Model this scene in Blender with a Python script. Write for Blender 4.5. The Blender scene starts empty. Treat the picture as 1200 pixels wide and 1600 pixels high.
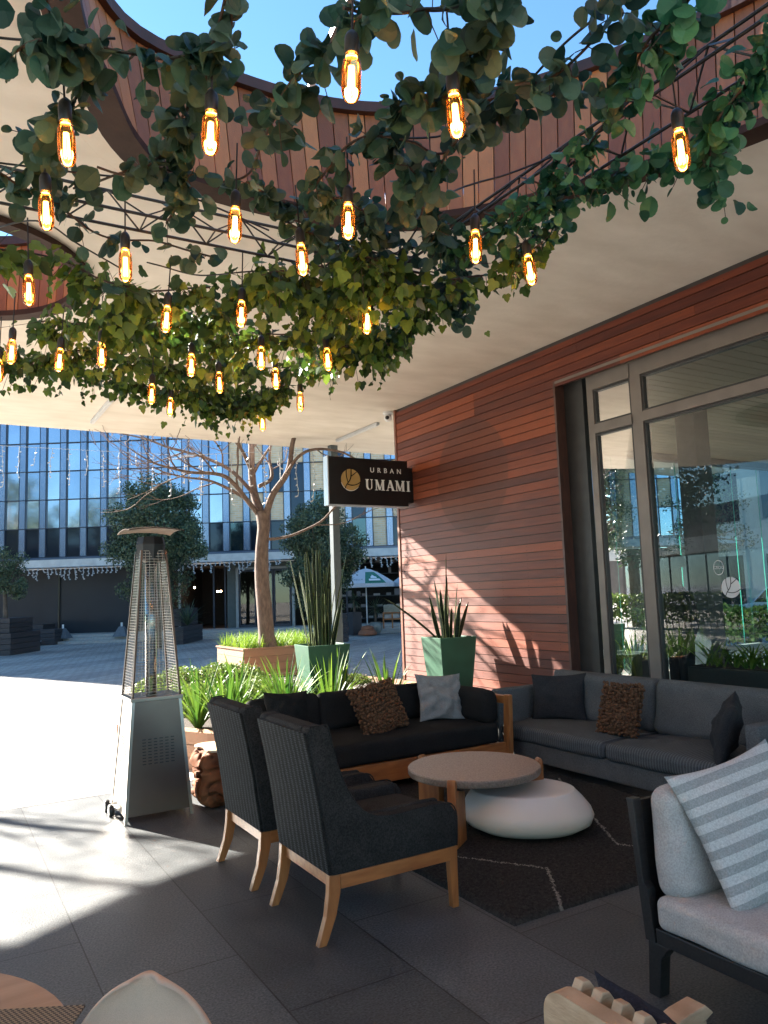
import bpy, bmesh, math, random
from mathutils import Vector, Matrix, noise
from mathutils.geometry import tessellate_polygon
random.seed(7)
R_ = math.radians
scene = bpy.context.scene
COL = scene.collection
# ------------------------------------------------------------------ camera
YAW, PITCH, ROLL, CH, FPX = .539145, .1075923, -.0353365, 1.6, 1178.53
Hh = Vector((math.sin(YAW), math.cos(YAW), 0)); Rr = Vector((math.cos(YAW), -math.sin(YAW), 0))
Fw = Vector((math.sin(YAW)*math.cos(PITCH), math.cos(YAW)*math.cos(PITCH), math.sin(PITCH)))
U0 = Rr.cross(Fw)
CR = Rr*math.cos(ROLL)+U0*math.sin(ROLL); CU = -Rr*math.sin(ROLL)+U0*math.cos(ROLL)
CAM0 = Vector((0, 0, CH))
cd = bpy.data.cameras.new('camera'); co = bpy.data.objects.new('camera', cd); COL.objects.link(co)
cd.sensor_fit = 'VERTICAL'; cd.sensor_height = 36; cd.lens = FPX/1600*36; cd.clip_end = 1000; cd.clip_start = .05
co.matrix_world = Matrix(((CR.x, CU.x, -Fw.x, 0), (CR.y, CU.y, -Fw.y, 0), (CR.z, CU.z, -Fw.z, CH), (0, 0, 0, 1)))
scene.camera = co
scene.render.resolution_x = 768; scene.render.resolution_y = 1024
# ------------------------------------------------------------------ world, sun, exposure
SUN = Vector((-.37, .93, .53)).normalized()
w = bpy.data.worlds.new('World'); scene.world = w; w.use_nodes = True
nt = w.node_tree; bg = nt.nodes['Background']
sky = nt.nodes.new('ShaderNodeTexSky'); sky.sky_type = 'NISHITA'; sky.sun_disc = False
sky.sun_elevation = math.asin(SUN.z); sky.sun_rotation = math.atan2(SUN.x, SUN.y)
sky.air_density = 1.2; sky.dust_density = .3; sky.ozone_density = 1.6; sky.altitude = 1500
tint = nt.nodes.new('ShaderNodeMix'); tint.data_type = 'RGBA'; tint.blend_type = 'MULTIPLY'; tint.inputs[0].default_value = 1
tint.inputs[7].default_value = (.66, .92, 1.04, 1); nt.links.new(sky.outputs[0], tint.inputs[6])
nt.links.new(tint.outputs[2], bg.inputs[0]); bg.inputs[1].default_value = .047
sl = bpy.data.lights.new('sun', 'SUN'); sl.energy = 5.0; sl.angle = R_(.5); sl.color = (1, .93, .82)
so = bpy.data.objects.new('sun', sl); COL.objects.link(so); so.rotation_mode = 'QUATERNION'
so.rotation_quaternion = SUN.to_track_quat('Z', 'Y')
scene.view_settings.view_transform = 'Standard'; scene.view_settings.look = 'None'
scene.view_settings.exposure = 2.95; scene.view_settings.gamma = 1
scene.cycles.max_bounces = 10; scene.cycles.diffuse_bounces = 7; scene.cycles.transparent_max_bounces = 24
scene.cycles.sample_clamp_indirect = 6

# ------------------------------------------------------------------ pixel -> place on a known real plane
def ray(px, py): return Fw+CR*((px-600)/FPX)-CU*((py-800)/FPX)
def onz(px, py, z): d = ray(px, py); return CAM0+d*((z-CH)/d.z)
def onx(px, py, x): d = ray(px, py); return CAM0+d*(x/d.x)
def ony(px, py, y): d = ray(px, py); return CAM0+d*(y/d.y)
def ond(px, py, D): d = ray(px, py); return CAM0+d*(D/d.dot(Hh))

# ------------------------------------------------------------------ materials
MATS = {}
def mat(name, c1, c2=None, rough=.6, metal=0, scale=8, detail=6, bump=0, bscale=None, attr=False, stretch=(1, 1, 1), spec=.5,
        contrast=(.35, .65), sheen=0, coat=0, trans=0, rough2=None, third=None):
    if name in MATS: return MATS[name]
    m = bpy.data.materials.new(name); m.use_nodes = True; N = m.node_tree.nodes; L = m.node_tree.links
    b = N['Principled BSDF']; b.inputs['Roughness'].default_value = rough; b.inputs['Metallic'].default_value = metal
    b.inputs['Specular IOR Level'].default_value = spec
    if sheen: b.inputs['Sheen Weight'].default_value = sheen; b.inputs['Sheen Roughness'].default_value = .5
    if coat: b.inputs['Coat Weight'].default_value = coat; b.inputs['Coat Roughness'].default_value = .2
    c2 = c2 or tuple(v*.8 for v in c1)
    tc = N.new('ShaderNodeTexCoord'); mp = N.new('ShaderNodeMapping'); mp.inputs['Scale'].default_value = stretch
    L.new(tc.outputs['Object'], mp.inputs[0])
    nz = N.new('ShaderNodeTexNoise'); nz.inputs['Scale'].default_value = scale; nz.inputs['Detail'].default_value = detail
    L.new(mp.outputs[0], nz.inputs[0])
    cr = N.new('ShaderNodeValToRGB'); e = cr.color_ramp.elements
    e[0].position, e[1].position = contrast; e[0].color = (*c1, 1); e[1].color = (*c2, 1)
    src = nz.outputs['Fac']
    if attr:
        at = N.new('ShaderNodeAttribute'); at.attribute_name = 'rnd'
        ma = N.new('ShaderNodeMath'); ma.operation = 'MULTIPLY_ADD'; ma.inputs[1].default_value = .35 if name != 'red_cladding_board' else .75
        su = N.new('ShaderNodeMath'); su.operation = 'MULTIPLY_ADD'; su.inputs[1].default_value = .8; su.inputs[2].default_value = -.08
        L.new(at.outputs['Fac'], su.inputs[0]); L.new(nz.outputs['Fac'], ma.inputs[0]); L.new(su.outputs[0], ma.inputs[2])
        src = ma.outputs[0]; e[0].position, e[1].position = .12, 1.0
        if third: x = e.new(.5); x.color = (*third, 1)
    L.new(src, cr.inputs[0]); L.new(cr.outputs[0], b.inputs['Base Color'])
    if rough2 is not None:
        mr = N.new('ShaderNodeMapRange'); mr.inputs[3].default_value = rough; mr.inputs[4].default_value = rough2
        L.new(nz.outputs['Fac'], mr.inputs[0]); L.new(mr.outputs[0], b.inputs['Roughness'])
    if bump:
        n2 = N.new('ShaderNodeTexNoise'); n2.inputs['Scale'].default_value = bscale or scale*6; n2.inputs['Detail'].default_value = 4
        L.new(mp.outputs[0], n2.inputs[0]); bp = N.new('ShaderNodeBump'); bp.inputs['Strength'].default_value = bump
        bp.inputs['Distance'].default_value = .01; L.new(n2.outputs['Fac'], bp.inputs['Height']); L.new(bp.outputs[0], b.inputs['Normal'])
    if trans:
        tr = N.new('ShaderNodeBsdfTranslucent'); L.new(cr.outputs[0], tr.inputs[0]); mx = N.new('ShaderNodeMixShader')
        mx.inputs[0].default_value = trans; L.new(b.outputs[0], mx.inputs[1]); L.new(tr.outputs[0], mx.inputs[2])
        L.new(mx.outputs[0], N['Material Output'].inputs[0])
    MATS[name] = m; return m
def glass(name, tint=(1, 1, 1), refl=1.0, ior=1.5, rough=0.0):
    m = bpy.data.materials.new(name); m.use_nodes = True; N = m.node_tree.nodes; L = m.node_tree.links
    N.remove(N['Principled BSDF']); t = N.new('ShaderNodeBsdfTransparent'); t.inputs[0].default_value = (*tint, 1)
    g = N.new('ShaderNodeBsdfGlossy'); g.inputs['Roughness'].default_value = rough
    f = N.new('ShaderNodeFresnel'); f.inputs[0].default_value = ior; mu = N.new('ShaderNodeMath'); mu.operation = 'MULTIPLY'
    mu.inputs[1].default_value = refl; mu.use_clamp = True; L.new(f.outputs[0], mu.inputs[0])
    nz = N.new('ShaderNodeTexNoise'); nz.inputs['Scale'].default_value = 1.1; bp = N.new('ShaderNodeBump'); bp.inputs['Strength'].default_value = .02
    tc = N.new('ShaderNodeTexCoord'); L.new(tc.outputs['Object'], nz.inputs[0]); L.new(nz.outputs['Fac'], bp.inputs['Height']); L.new(bp.outputs[0], g.inputs['Normal'])
    x = N.new('ShaderNodeMixShader'); L.new(mu.outputs[0], x.inputs[0]); L.new(t.outputs[0], x.inputs[1]); L.new(g.outputs[0], x.inputs[2])
    L.new(x.outputs[0], N['Material Output'].inputs[0]); MATS[name] = m; return m
def emit(name, c, s):
    m = bpy.data.materials.new(name); m.use_nodes = True; N = m.node_tree.nodes; b = N['Principled BSDF']
    b.inputs['Base Color'].default_value = (*c, 1); b.inputs['Emission Color'].default_value = (*c, 1); b.inputs['Emission Strength'].default_value = s
    MATS[name] = m; return m
def nodes_of(m): return m.node_tree.nodes, m.node_tree.links

# wood, fabric and paint used around the terrace
RED_OLD = None
M_oak = mat('oak', (.42, .165, .050), (.28, .095, .028), rough=.42, scale=5, stretch=(6, 1, 6), bump=.15, contrast=(.3, .7))
M_oakz = mat('oak_upright', (.44, .175, .052), (.28, .095, .028), rough=.42, scale=5, stretch=(6, 6, 1), bump=.15, contrast=(.3, .7))
M_oakx = mat('oak_along', (.44, .165, .048), (.27, .09, .026), rough=.4, scale=5, stretch=(1, 6, 6), bump=.15, contrast=(.3, .7))
M_palewood = mat('pale_teak', (.52, .36, .23), (.34, .21, .12), rough=.5, scale=9, stretch=(1.2, 1, 4), bump=.25, contrast=(.3, .7))
M_black = mat('black_metal', (.010, .010, .011), (.016, .015, .015), rough=.45, scale=30)
M_blackwood = mat('black_stained_wood', (.010, .009, .009), (.02, .018, .017), rough=.35, scale=20, stretch=(1, 5, 5))
M_bulbsock = mat('black_socket', (.012, .011, .010), (.02, .018, .016), rough=.4, scale=60)
M_white = mat('white_plastic', (.75, .74, .72), (.68, .67, .65), rough=.35, scale=20)
M_steel = mat('brushed_steel', (.44, .40, .36), (.40, .365, .33), rough=.28, metal=1, scale=4, rough2=.36)
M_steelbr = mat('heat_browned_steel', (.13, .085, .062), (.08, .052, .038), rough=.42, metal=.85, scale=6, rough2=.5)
M_greypost = mat('grey_post_paint', (.075, .092, .10), (.062, .078, .085), rough=.45, scale=10)
M_frame = mat('bronze_window_frame', (.20, .165, .14), (.165, .135, .115), rough=.42, metal=.25, scale=4, rough2=.55)
M_framedk = mat('dark_window_gasket', (.02, .018, .017), (.03, .027, .025), rough=.5)
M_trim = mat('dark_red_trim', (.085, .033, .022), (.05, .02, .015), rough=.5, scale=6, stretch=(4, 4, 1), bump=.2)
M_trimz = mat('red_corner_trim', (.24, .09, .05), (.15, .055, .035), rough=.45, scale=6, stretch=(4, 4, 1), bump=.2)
M_green = mat('green_planter_paint', (.024, .095, .052), (.018, .075, .040), rough=.55, scale=5, bump=.1)
M_gold = mat('gold_leaf_paint', (.50, .33, .12), (.40, .25, .08), rough=.4, metal=.15, scale=5)
M_signblack = mat('sign_face_black', (.006, .006, .007), (.009, .009, .010), rough=.32, scale=8)
M_alu = mat('satin_aluminium', (.55, .57, .60), (.5, .52, .55), rough=.4, metal=.6, scale=6)
M_letter = mat('white_letter', (.82, .82, .80), (.78, .78, .76), rough=.4)
M_soil = mat('dark_soil', (.03, .02, .014), (.06, .042, .03), rough=.95, scale=30, bump=.8)
M_trunk = mat('bare_tree_bark', (.10, .066, .052), (.18, .122, .096), rough=.85, scale=9, stretch=(3, 3, 1), bump=.8, bscale=26)
M_bark = mat('dark_bark', (.10, .07, .05), (.15, .11, .08), rough=.9, scale=8, bump=.6)
M_stem = mat('brown_vine_stem', (.035, .025, .018), (.07, .05, .035), rough=.8, scale=30)
M_euc = mat('eucalyptus_leaf', (.011, .045, .034), (.10, .165, .11), third=(.030, .095, .064), rough=.5, scale=22, attr=True, trans=.34, bump=.15, bscale=120)
M_eucr = mat('eucalyptus_leaf_teal', (.010, .058, .030), (.08, .23, .09), third=(.022, .125, .060), rough=.5, scale=22, attr=True, trans=.25, bump=.15, bscale=120)
M_ivy = mat('ivy_leaf', (.016, .045, .008), (.21, .30, .04), third=(.055, .125, .018), rough=.45, scale=22, attr=True, trans=.3, bump=.15, bscale=120)
M_tree = mat('evergreen_leaf', (.030, .052, .030), (.14, .18, .085), third=(.065, .10, .052), rough=.5, scale=5, attr=True, trans=.15)
M_lime = mat('lime_grass_blade', (.10, .19, .02), (.30, .42, .05), third=(.19, .31, .03), rough=.5, scale=8, attr=True, trans=.35)
M_strap = mat('strap_leaf', (.035, .11, .015), (.20, .32, .04), third=(.10, .20, .025), rough=.55, scale=8, attr=True, trans=.3)
M_shrub = mat('shrub_leaf', (.05, .10, .02), (.26, .32, .08), third=(.13, .20, .04), rough=.5, scale=8, attr=True, trans=.3)
M_snake = mat('snake_plant_leaf', (.004, .010, .004), (.015, .027, .009), rough=.5, spec=.2, scale=14, stretch=(1, 1, 5), contrast=(.4, .6))
M_snakeedge = mat('snake_plant_margin', (.17, .21, .07), (.12, .15, .05), rough=.4)
M_cement = mat('pale_stone', (.46, .43, .39), (.38, .355, .32), rough=.7, scale=14, bump=.2)

def fabric(name, c1, c2, wscale=150, rough=.9, bump=.5, sheen=.0, mottle=7, bands=None, bandsc=40, axis='X', chevron=False, spk=.45):
    m = mat(name, c1, c2, rough=rough, scale=mottle, sheen=sheen, contrast=(.25, .75), spec=.12)
    N, L = nodes_of(m); b = N['Principled BSDF']; tc = N.new('ShaderNodeTexCoord')
    nz = N.new('ShaderNodeTexNoise'); nz.inputs['Scale'].default_value = wscale; nz.inputs['Detail'].default_value = 2
    L.new(tc.outputs['Object'], nz.inputs[0])
    bp = N.new('ShaderNodeBump'); bp.inputs['Strength'].default_value = bump; bp.inputs['Distance'].default_value = .004
    L.new(nz.outputs['Fac'], bp.inputs['Height']); L.new(bp.outputs[0], b.inputs['Normal'])
    base = b.inputs['Base Color'].links[0].from_socket
    mx = N.new('ShaderNodeMix'); mx.data_type = 'RGBA'; mx.blend_type = 'MULTIPLY'; mx.inputs[0].default_value = .75
    rp = N.new('ShaderNodeValToRGB'); rp.color_ramp.elements[0].position = .3; rp.color_ramp.elements[1].position = .7
    rp.color_ramp.elements[0].color = (1-spk, 1-spk, 1-spk, 1); rp.color_ramp.elements[1].color = (1+spk*.8, 1+spk*.8, 1+spk*.8, 1)
    L.new(nz.outputs['Fac'], rp.inputs[0]); L.new(base, mx.inputs[6]); L.new(rp.outputs[0], mx.inputs[7])
    out = mx.outputs[2]
    if bands:
        wv = N.new('ShaderNodeTexWave'); wv.bands_direction = axis; wv.inputs['Scale'].default_value = bandsc; wv.inputs['Distortion'].default_value = 1.2
        wv.inputs['Detail'].default_value = 2; wv.inputs['Detail Scale'].default_value = 6
        L.new(tc.outputs['Object'], wv.inputs[0])
        m3 = N.new('ShaderNodeMix'); m3.data_type = 'RGBA'; m3.inputs[7].default_value = (*bands, 1)
        mr = N.new('ShaderNodeMapRange'); mr.inputs[1].default_value = .5; mr.inputs[2].default_value = .8; mr.inputs[4].default_value = .85
        if chevron:
            w2 = N.new('ShaderNodeTexWave'); w2.bands_direction = 'Z'; w2.inputs['Scale'].default_value = 28; w2.inputs['Distortion'].default_value = 2.5
            L.new(tc.outputs['Object'], w2.inputs[0]); mm = N.new('ShaderNodeMath'); mm.operation = 'MULTIPLY'
            L.new(wv.outputs['Fac'], mm.inputs[0]); 
            ad = N.new('ShaderNodeMath'); ad.operation = 'MULTIPLY_ADD'; ad.inputs[1].default_value = .7; ad.inputs[2].default_value = .5
            L.new(w2.outputs['Fac'], ad.inputs[0]); L.new(ad.outputs[0], mm.inputs[1]); L.new(mm.outputs[0], mr.inputs[0])
        else: L.new(wv.outputs['Fac'], mr.inputs[0])
        L.new(mr.outputs[0], m3.inputs[0]); L.new(out, m3.inputs[6]); out = m3.outputs[2]
    L.new(out, b.inputs['Base Color']); return m
M_chair = fabric('charcoal_tweed', (.023, .022, .021), (.038, .036, .034), bump=.9, wscale=140, spk=.6)
M_chairback = fabric('charcoal_stripe_weave', (.018, .017, .016), (.027, .026, .024), bump=.9, wscale=140, spk=.6, bands=(.058, .061, .065), bandsc=6.2, axis='Y', chevron=True)
M_blackcloth = fabric('black_canvas', (.016, .0155, .015), (.022, .021, .02), bump=.35)
M_greysofa = fabric('grey_outdoor_weave', (.100, .103, .102), (.125, .128, .127), bump=.6, wscale=150, spk=.4)
M_greyseat = fabric('grey_ribbed_weave', (.062, .065, .065), (.082, .085, .085), bump=.6, wscale=150, spk=.4, bands=(.13, .135, .135), bandsc=13, axis='Y')
M_charcush = fabric('charcoal_canvas', (.028, .028, .030), (.040, .040, .042), bump=.4)
M_linen = fabric('pale_linen', (.40, .38, .355), (.48, .46, .435), bump=.5, mottle=12, spk=.26)
M_linen2 = fabric('beige_linen', (.36, .335, .26), (.44, .41, .33), bump=.4, mottle=10, spk=.26)
M_greycush = fabric('washed_grey_linen', (.22, .21, .20), (.30, .29, .275), bump=.4, mottle=14, spk=.26)
M_navy = fabric('navy_canvas', (.018, .020, .030), (.028, .031, .044), bump=.4)
M_knit = fabric('brown_felt_ball', (.17, .085, .045), (.10, .05, .028), bump=.6, mottle=25)
M_stripe = fabric('striped_linen', (.50, .50, .48), (.56, .56, .54), bump=.3, spk=.26)
def stripe_mat():
    N, L = nodes_of(M_stripe); b = N['Principled BSDF']; tc = N.new('ShaderNodeTexCoord'); s = N.new('ShaderNodeSeparateXYZ')
    L.new(tc.outputs['Object'], s.inputs[0]); a = N.new('ShaderNodeMath'); a.operation = 'MULTIPLY'; a.inputs[1].default_value = 1/.064
    L.new(s.outputs[2], a.inputs[0]); f = N.new('ShaderNodeMath'); f.operation = 'FRACT'; L.new(a.outputs[0], f.inputs[0])
    g = N.new('ShaderNodeMath'); g.operation = 'GREATER_THAN'; g.inputs[1].default_value = .5; L.new(f.outputs[0], g.inputs[0])
    base = b.inputs['Base Color'].links[0].from_socket; m = N.new('ShaderNodeMix'); m.data_type = 'RGBA'; m.blend_type = 'MULTIPLY'
    m.inputs[7].default_value = (.62, .635, .64, 1); L.new(g.outputs[0], m.inputs[0]); L.new(base, m.inputs[6]); L.new(m.outputs[2], b.inputs['Base Color'])
stripe_mat()

# ------------------------------------------------------------------ mesh builder
class MB:
    def __init__(s): s.v = []; s.f = []; s.r = []; s.M = None
    def add(s, vs, fs, r=None):
        n = len(s.v)
        if s.M is not None: vs = [s.M @ Vector(p) for p in vs]
        s.v += [tuple(p) for p in vs]; r = random.random() if r is None else r
        for f in fs: s.f.append(tuple(i+n for i in f)); s.r.append(r)
        return s
    def box(s, x0, y0, z0, x1, y1, z1, r=None, M=None):
        P = [(x, y, z) for z in (z0, z1) for y in (y0, y1) for x in (x0, x1)]
        if M is not None: P = [M @ Vector(p) for p in P]
        return s.add(P, [(0, 2, 3, 1), (4, 5, 7, 6), (0, 1, 5, 4), (1, 3, 7, 5), (3, 2, 6, 7), (2, 0, 4, 6)], r)
    def hexa(s, bot, top, r=None):
        return s.add(list(bot)+list(top), [(3, 2, 1, 0), (4, 5, 6, 7), (0, 1, 5, 4), (1, 2, 6, 5), (2, 3, 7, 6), (3, 0, 4, 7)], r)
    def prism(s, poly, fn0, fn1, r=None):
        n = len(poly); a = [fn0(p) for p in poly]; b = [fn1(p) for p in poly]
        return s.add(a+b, [tuple(range(n)), tuple(range(2*n-1, n-1, -1))]+[(i, i+n, (i+1) % n+n, (i+1) % n) for i in range(n)], r)
    def tube(s, pts, rad, seg=8, r=None, caps=True):
        pts = [Vector(p) for p in pts]; n = len(pts)
        if not hasattr(rad, '__len__'): rad = [rad]*n
        vs = []; fs = []; up = None
        for i, p in enumerate(pts):
            t = (pts[min(i+1, n-1)]-pts[max(i-1, 0)])
            t = t.normalized() if t.length > 1e-9 else Vector((0, 0, 1))
            if up is None: up = t.orthogonal().normalized()
            a = (up-t*up.dot(t)); a = a.normalized() if a.length > 1e-6 else t.orthogonal().normalized(); up = a; b = t.cross(a)
            for k in range(seg):
                q = 2*math.pi*k/seg; vs.append(p+(a*math.cos(q)+b*math.sin(q))*rad[i])
        for i in range(n-1):
            for k in range(seg):
                k2 = (k+1) % seg; fs.append((i*seg+k, i*seg+k2, (i+1)*seg+k2, (i+1)*seg+k))
        if caps: fs += [tuple(range(seg-1, -1, -1)), tuple((n-1)*seg+k for k in range(seg))]
        return s.add(vs, fs, r)
    def lathe(s, prof, c=(0, 0, 0), seg=32, r=None, sx=1, sy=1, jit=None):
        vs = []; fs = []; m = len(prof)
        for (rad, z) in prof:
            for k in range(seg):
                q = 2*math.pi*k/seg; vs.append((c[0]+rad*math.cos(q)*sx, c[1]+rad*math.sin(q)*sy, c[2]+z))
        for i in range(m-1):
            for k in range(seg):
                k2 = (k+1) % seg; fs.append((i*seg+k, i*seg+k2, (i+1)*seg+k2, (i+1)*seg+k))
        fs += [tuple(range(seg-1, -1, -1)), tuple((m-1)*seg+k for k in range(seg))]
        return s.add(vs, fs, r)
    def build(s, name, m, parent=None, smooth=False, bevel=0, world=False, angle=None, merge=False):
        me = bpy.data.meshes.new(name); me.from_pydata(s.v, [], s.f); me.validate(clean_customdata=False)
        if len(me.polygons) == len(s.r):
            a = me.attributes.new('rnd', 'FLOAT', 'FACE'); a.data.foreach_set('value', s.r)
        if merge or bevel:
            b = bmesh.new(); b.from_mesh(me)
            if merge: bmesh.ops.remove_doubles(b, verts=b.verts, dist=1e-5)
            bmesh.ops.recalc_face_normals(b, faces=b.faces)
            if bevel:
                ed = [e for e in b.edges if len(e.link_faces) == 2 and e.calc_face_angle(0) > .5]
                bmesh.ops.bevel(b, geom=ed, offset=bevel, segments=2, affect='EDGES', profile=.6, clamp_overlap=True)
            b.to_mesh(me); b.free()
        if smooth:
            me.polygons.foreach_set('use_smooth', [True]*len(me.polygons))
            if angle: me.set_sharp_from_angle(angle=angle)
        me.materials.append(m)
        o = bpy.data.objects.new(name, me); COL.objects.link(o)
        if parent is not None: attach(o, parent, world)
        return o
def rootmat(o):
    return o.matrix_basis.copy() if o.parent is None else rootmat(o.parent) @ o.matrix_parent_inverse @ o.matrix_basis
def attach(o, parent, world=False):
    o.parent = parent
    if world: o.matrix_parent_inverse = rootmat(parent).inverted()
def tag(o, label=None, cat=None, group=None, kind=None):
    if label: o['label'] = label
    if cat: o['category'] = cat
    if group: o['group'] = group
    if kind: o['kind'] = kind
    return o
def thing(name, loc, rz=0, label=None, cat=None, group=None):
    o = bpy.data.objects.new(name, None); COL.objects.link(o); o.location = loc; o.rotation_euler = (0, 0, rz)
    o.empty_display_size = .1
    return tag(o, label, cat, group)
def dup(root, loc, rz=None, label=None):
    r = root.copy(); COL.objects.link(r); r.location = loc
    if rz is not None: r.rotation_euler = (0, 0, rz)
    if label: r['label'] = label
    def rec(a, b):
        for ch in list(a.children):
            c = ch.copy(); COL.objects.link(c); c.parent = b; rec(ch, c)
    rec(root, r); return r
def setting(o): o['kind'] = 'structure'; return o
def place(o, loc, rot=(0, 0, 0)): o.location = loc; o.rotation_euler = rot; return o
def rbox(mb, c, sz, r, puff=0, nz=0, seed=0, m=6, freq=5, puffb=None):
    hx, hy, hz = sz[0]/2, sz[1]/2, sz[2]/2; r = min(r, hx*.98, hy*.98, hz*.98)
    def axis(h): return [-h, -h+r*.3, -h+r*.65]+[-h+r+(2*h-2*r)*k/m for k in range(m+1)]+[h-r*.65, h-r*.3, h]
    ax = [axis(hx), axis(hy), axis(hz)]; vs = []; fs = []
    for d in range(3):
        a, b = [(1, 2), (2, 0), (0, 1)][d]
        for sg in (-1, 1):
            n0 = len(vs); A, B = ax[a], ax[b]
            for p in A:
                for q in B:
                    v = [0, 0, 0]; v[d] = sg*(hx, hy, hz)[d]; v[a] = p; v[b] = q; v = Vector(v)
                    i = Vector((max(-hx+r, min(hx-r, v.x)), max(-hy+r, min(hy-r, v.y)), max(-hz+r, min(hz-r, v.z))))
                    dl = v-i; v = i+dl.normalized()*r
                    w = max(0, 1-(v.x/hx)**2)*max(0, 1-(v.y/hy)**2)
                    v.z += (puff if v.z > 0 else -(puffb or 0))*w*abs(v.z/hz)
                    if nz:
                        q3 = Vector((v.x*freq+seed*3.1, v.y*freq, v.z*freq)); v += noise.noise_vector(q3)*nz
                    vs.append(v+Vector(c))
            nb = len(B)
            for i in range(len(A)-1):
                for j in range(nb-1):
                    f = (n0+i*nb+j, n0+(i+1)*nb+j, n0+(i+1)*nb+j+1, n0+i*nb+j+1)
                    fs.append(f if sg > 0 else f[::-1])
    mb.add(vs, fs)
def pillow(wd, ht, t, seed=0, n=30, wr=.012, bow=.11):
    """throw cushion: X width, Z height from its bottom edge, Y thickness"""
    mb = MB(); vs = []; fs = []
    for s in (1, -1):
        n0 = len(vs)
        for i in range(n+1):
            for j in range(n+1):
                u = math.sin(math.pi/2*(2*i/n-1)); v = math.sin(math.pi/2*(2*j/n-1))
                x = wd/2*u*(1-bow*(1-v*v)); z = ht/2*v*(1-bow*(1-u*u)); f = ((1-u*u)*(1-v*v))**.42
                k = noise.noise(Vector((u*2.2+seed, v*2.2, s*.3)))*wr*2.4+abs(noise.noise(Vector((u*4+v*3+seed, v*2-u+seed, 4))))*-wr*2.6+abs(noise.noise(Vector((u*9+seed, v*7+seed, 7))))*-wr*.9
                e = f**.5
                y = s*(t/2*f)+s*k*e
                vs.append((x, y, z+ht/2))
        for i in range(n):
            for j in range(n):
                q = (n0+i*(n+1)+j, n0+(i+1)*(n+1)+j, n0+(i+1)*(n+1)+j+1, n0+i*(n+1)+j+1)
                fs.append(q if s < 0 else q[::-1])
    mb.add(vs, fs); return mb
def ballcushion(wd, ht, t, nb, seed):
    rnd = random.Random(seed); mb = pillow(wd*.93, ht*.93, t*.7, seed); base = [Vector(p) for p in mb.v]
    ico = bmesh.new(); bmesh.ops.create_icosphere(ico, subdivisions=2, radius=1); iv = [v.co.copy() for v in ico.verts]; iff = [tuple(v.index for v in f.verts) for f in ico.faces]; ico.free()
    out = MB(); out.add(mb.v, mb.f)
    for s in (1, -1):
        for i in range(nb):
            for j in range(nb):
                u = 2*(i+.5*(j % 2)+.25+rnd.uniform(-.3, .3))/nb-1; v = 2*(j+.5+rnd.uniform(-.34, .34))/nb-1; v = max(-1, min(1, v))
                u = max(-1, min(1, u)); f = max(0, (1-u*u)*(1-v*v))**.42
                c = Vector((wd/2*u*(1-.05*(1-v*v)), s*t*.38*f, ht/2*v*(1-.05*(1-u*u))+ht/2))
                r = wd/nb*.54*rnd.uniform(.8, 1.15); c.y += s*rnd.uniform(-.004, .008)
                out.add([c+p*r for p in iv], iff)
    return out
def text_mesh(txt, size, extr, space=1.0):
    cu = bpy.data.curves.new('lettering', 'FONT'); cu.body = txt; cu.size = size; cu.extrude = extr; cu.space_character = space
    cu.align_x = 'CENTER'; o = bpy.data.objects.new('lettering', cu); COL.objects.link(o)
    dg = bpy.context.evaluated_depsgraph_get(); me = bpy.data.meshes.new_from_object(o.evaluated_get(dg))
    bpy.data.objects.remove(o); bpy.data.curves.remove(cu); return me
def text_obj(name, txt, size, extr, m, parent, M, space=1.0):
    me = text_mesh(txt, size, extr, space); me.transform(M); me.materials.clear(); me.materials.append(m); me.name = name
    o = bpy.data.objects.new(name, me); COL.objects.link(o); attach(o, parent, False); return o

# ================================================================== SETTING
exec_parts = []
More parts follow.
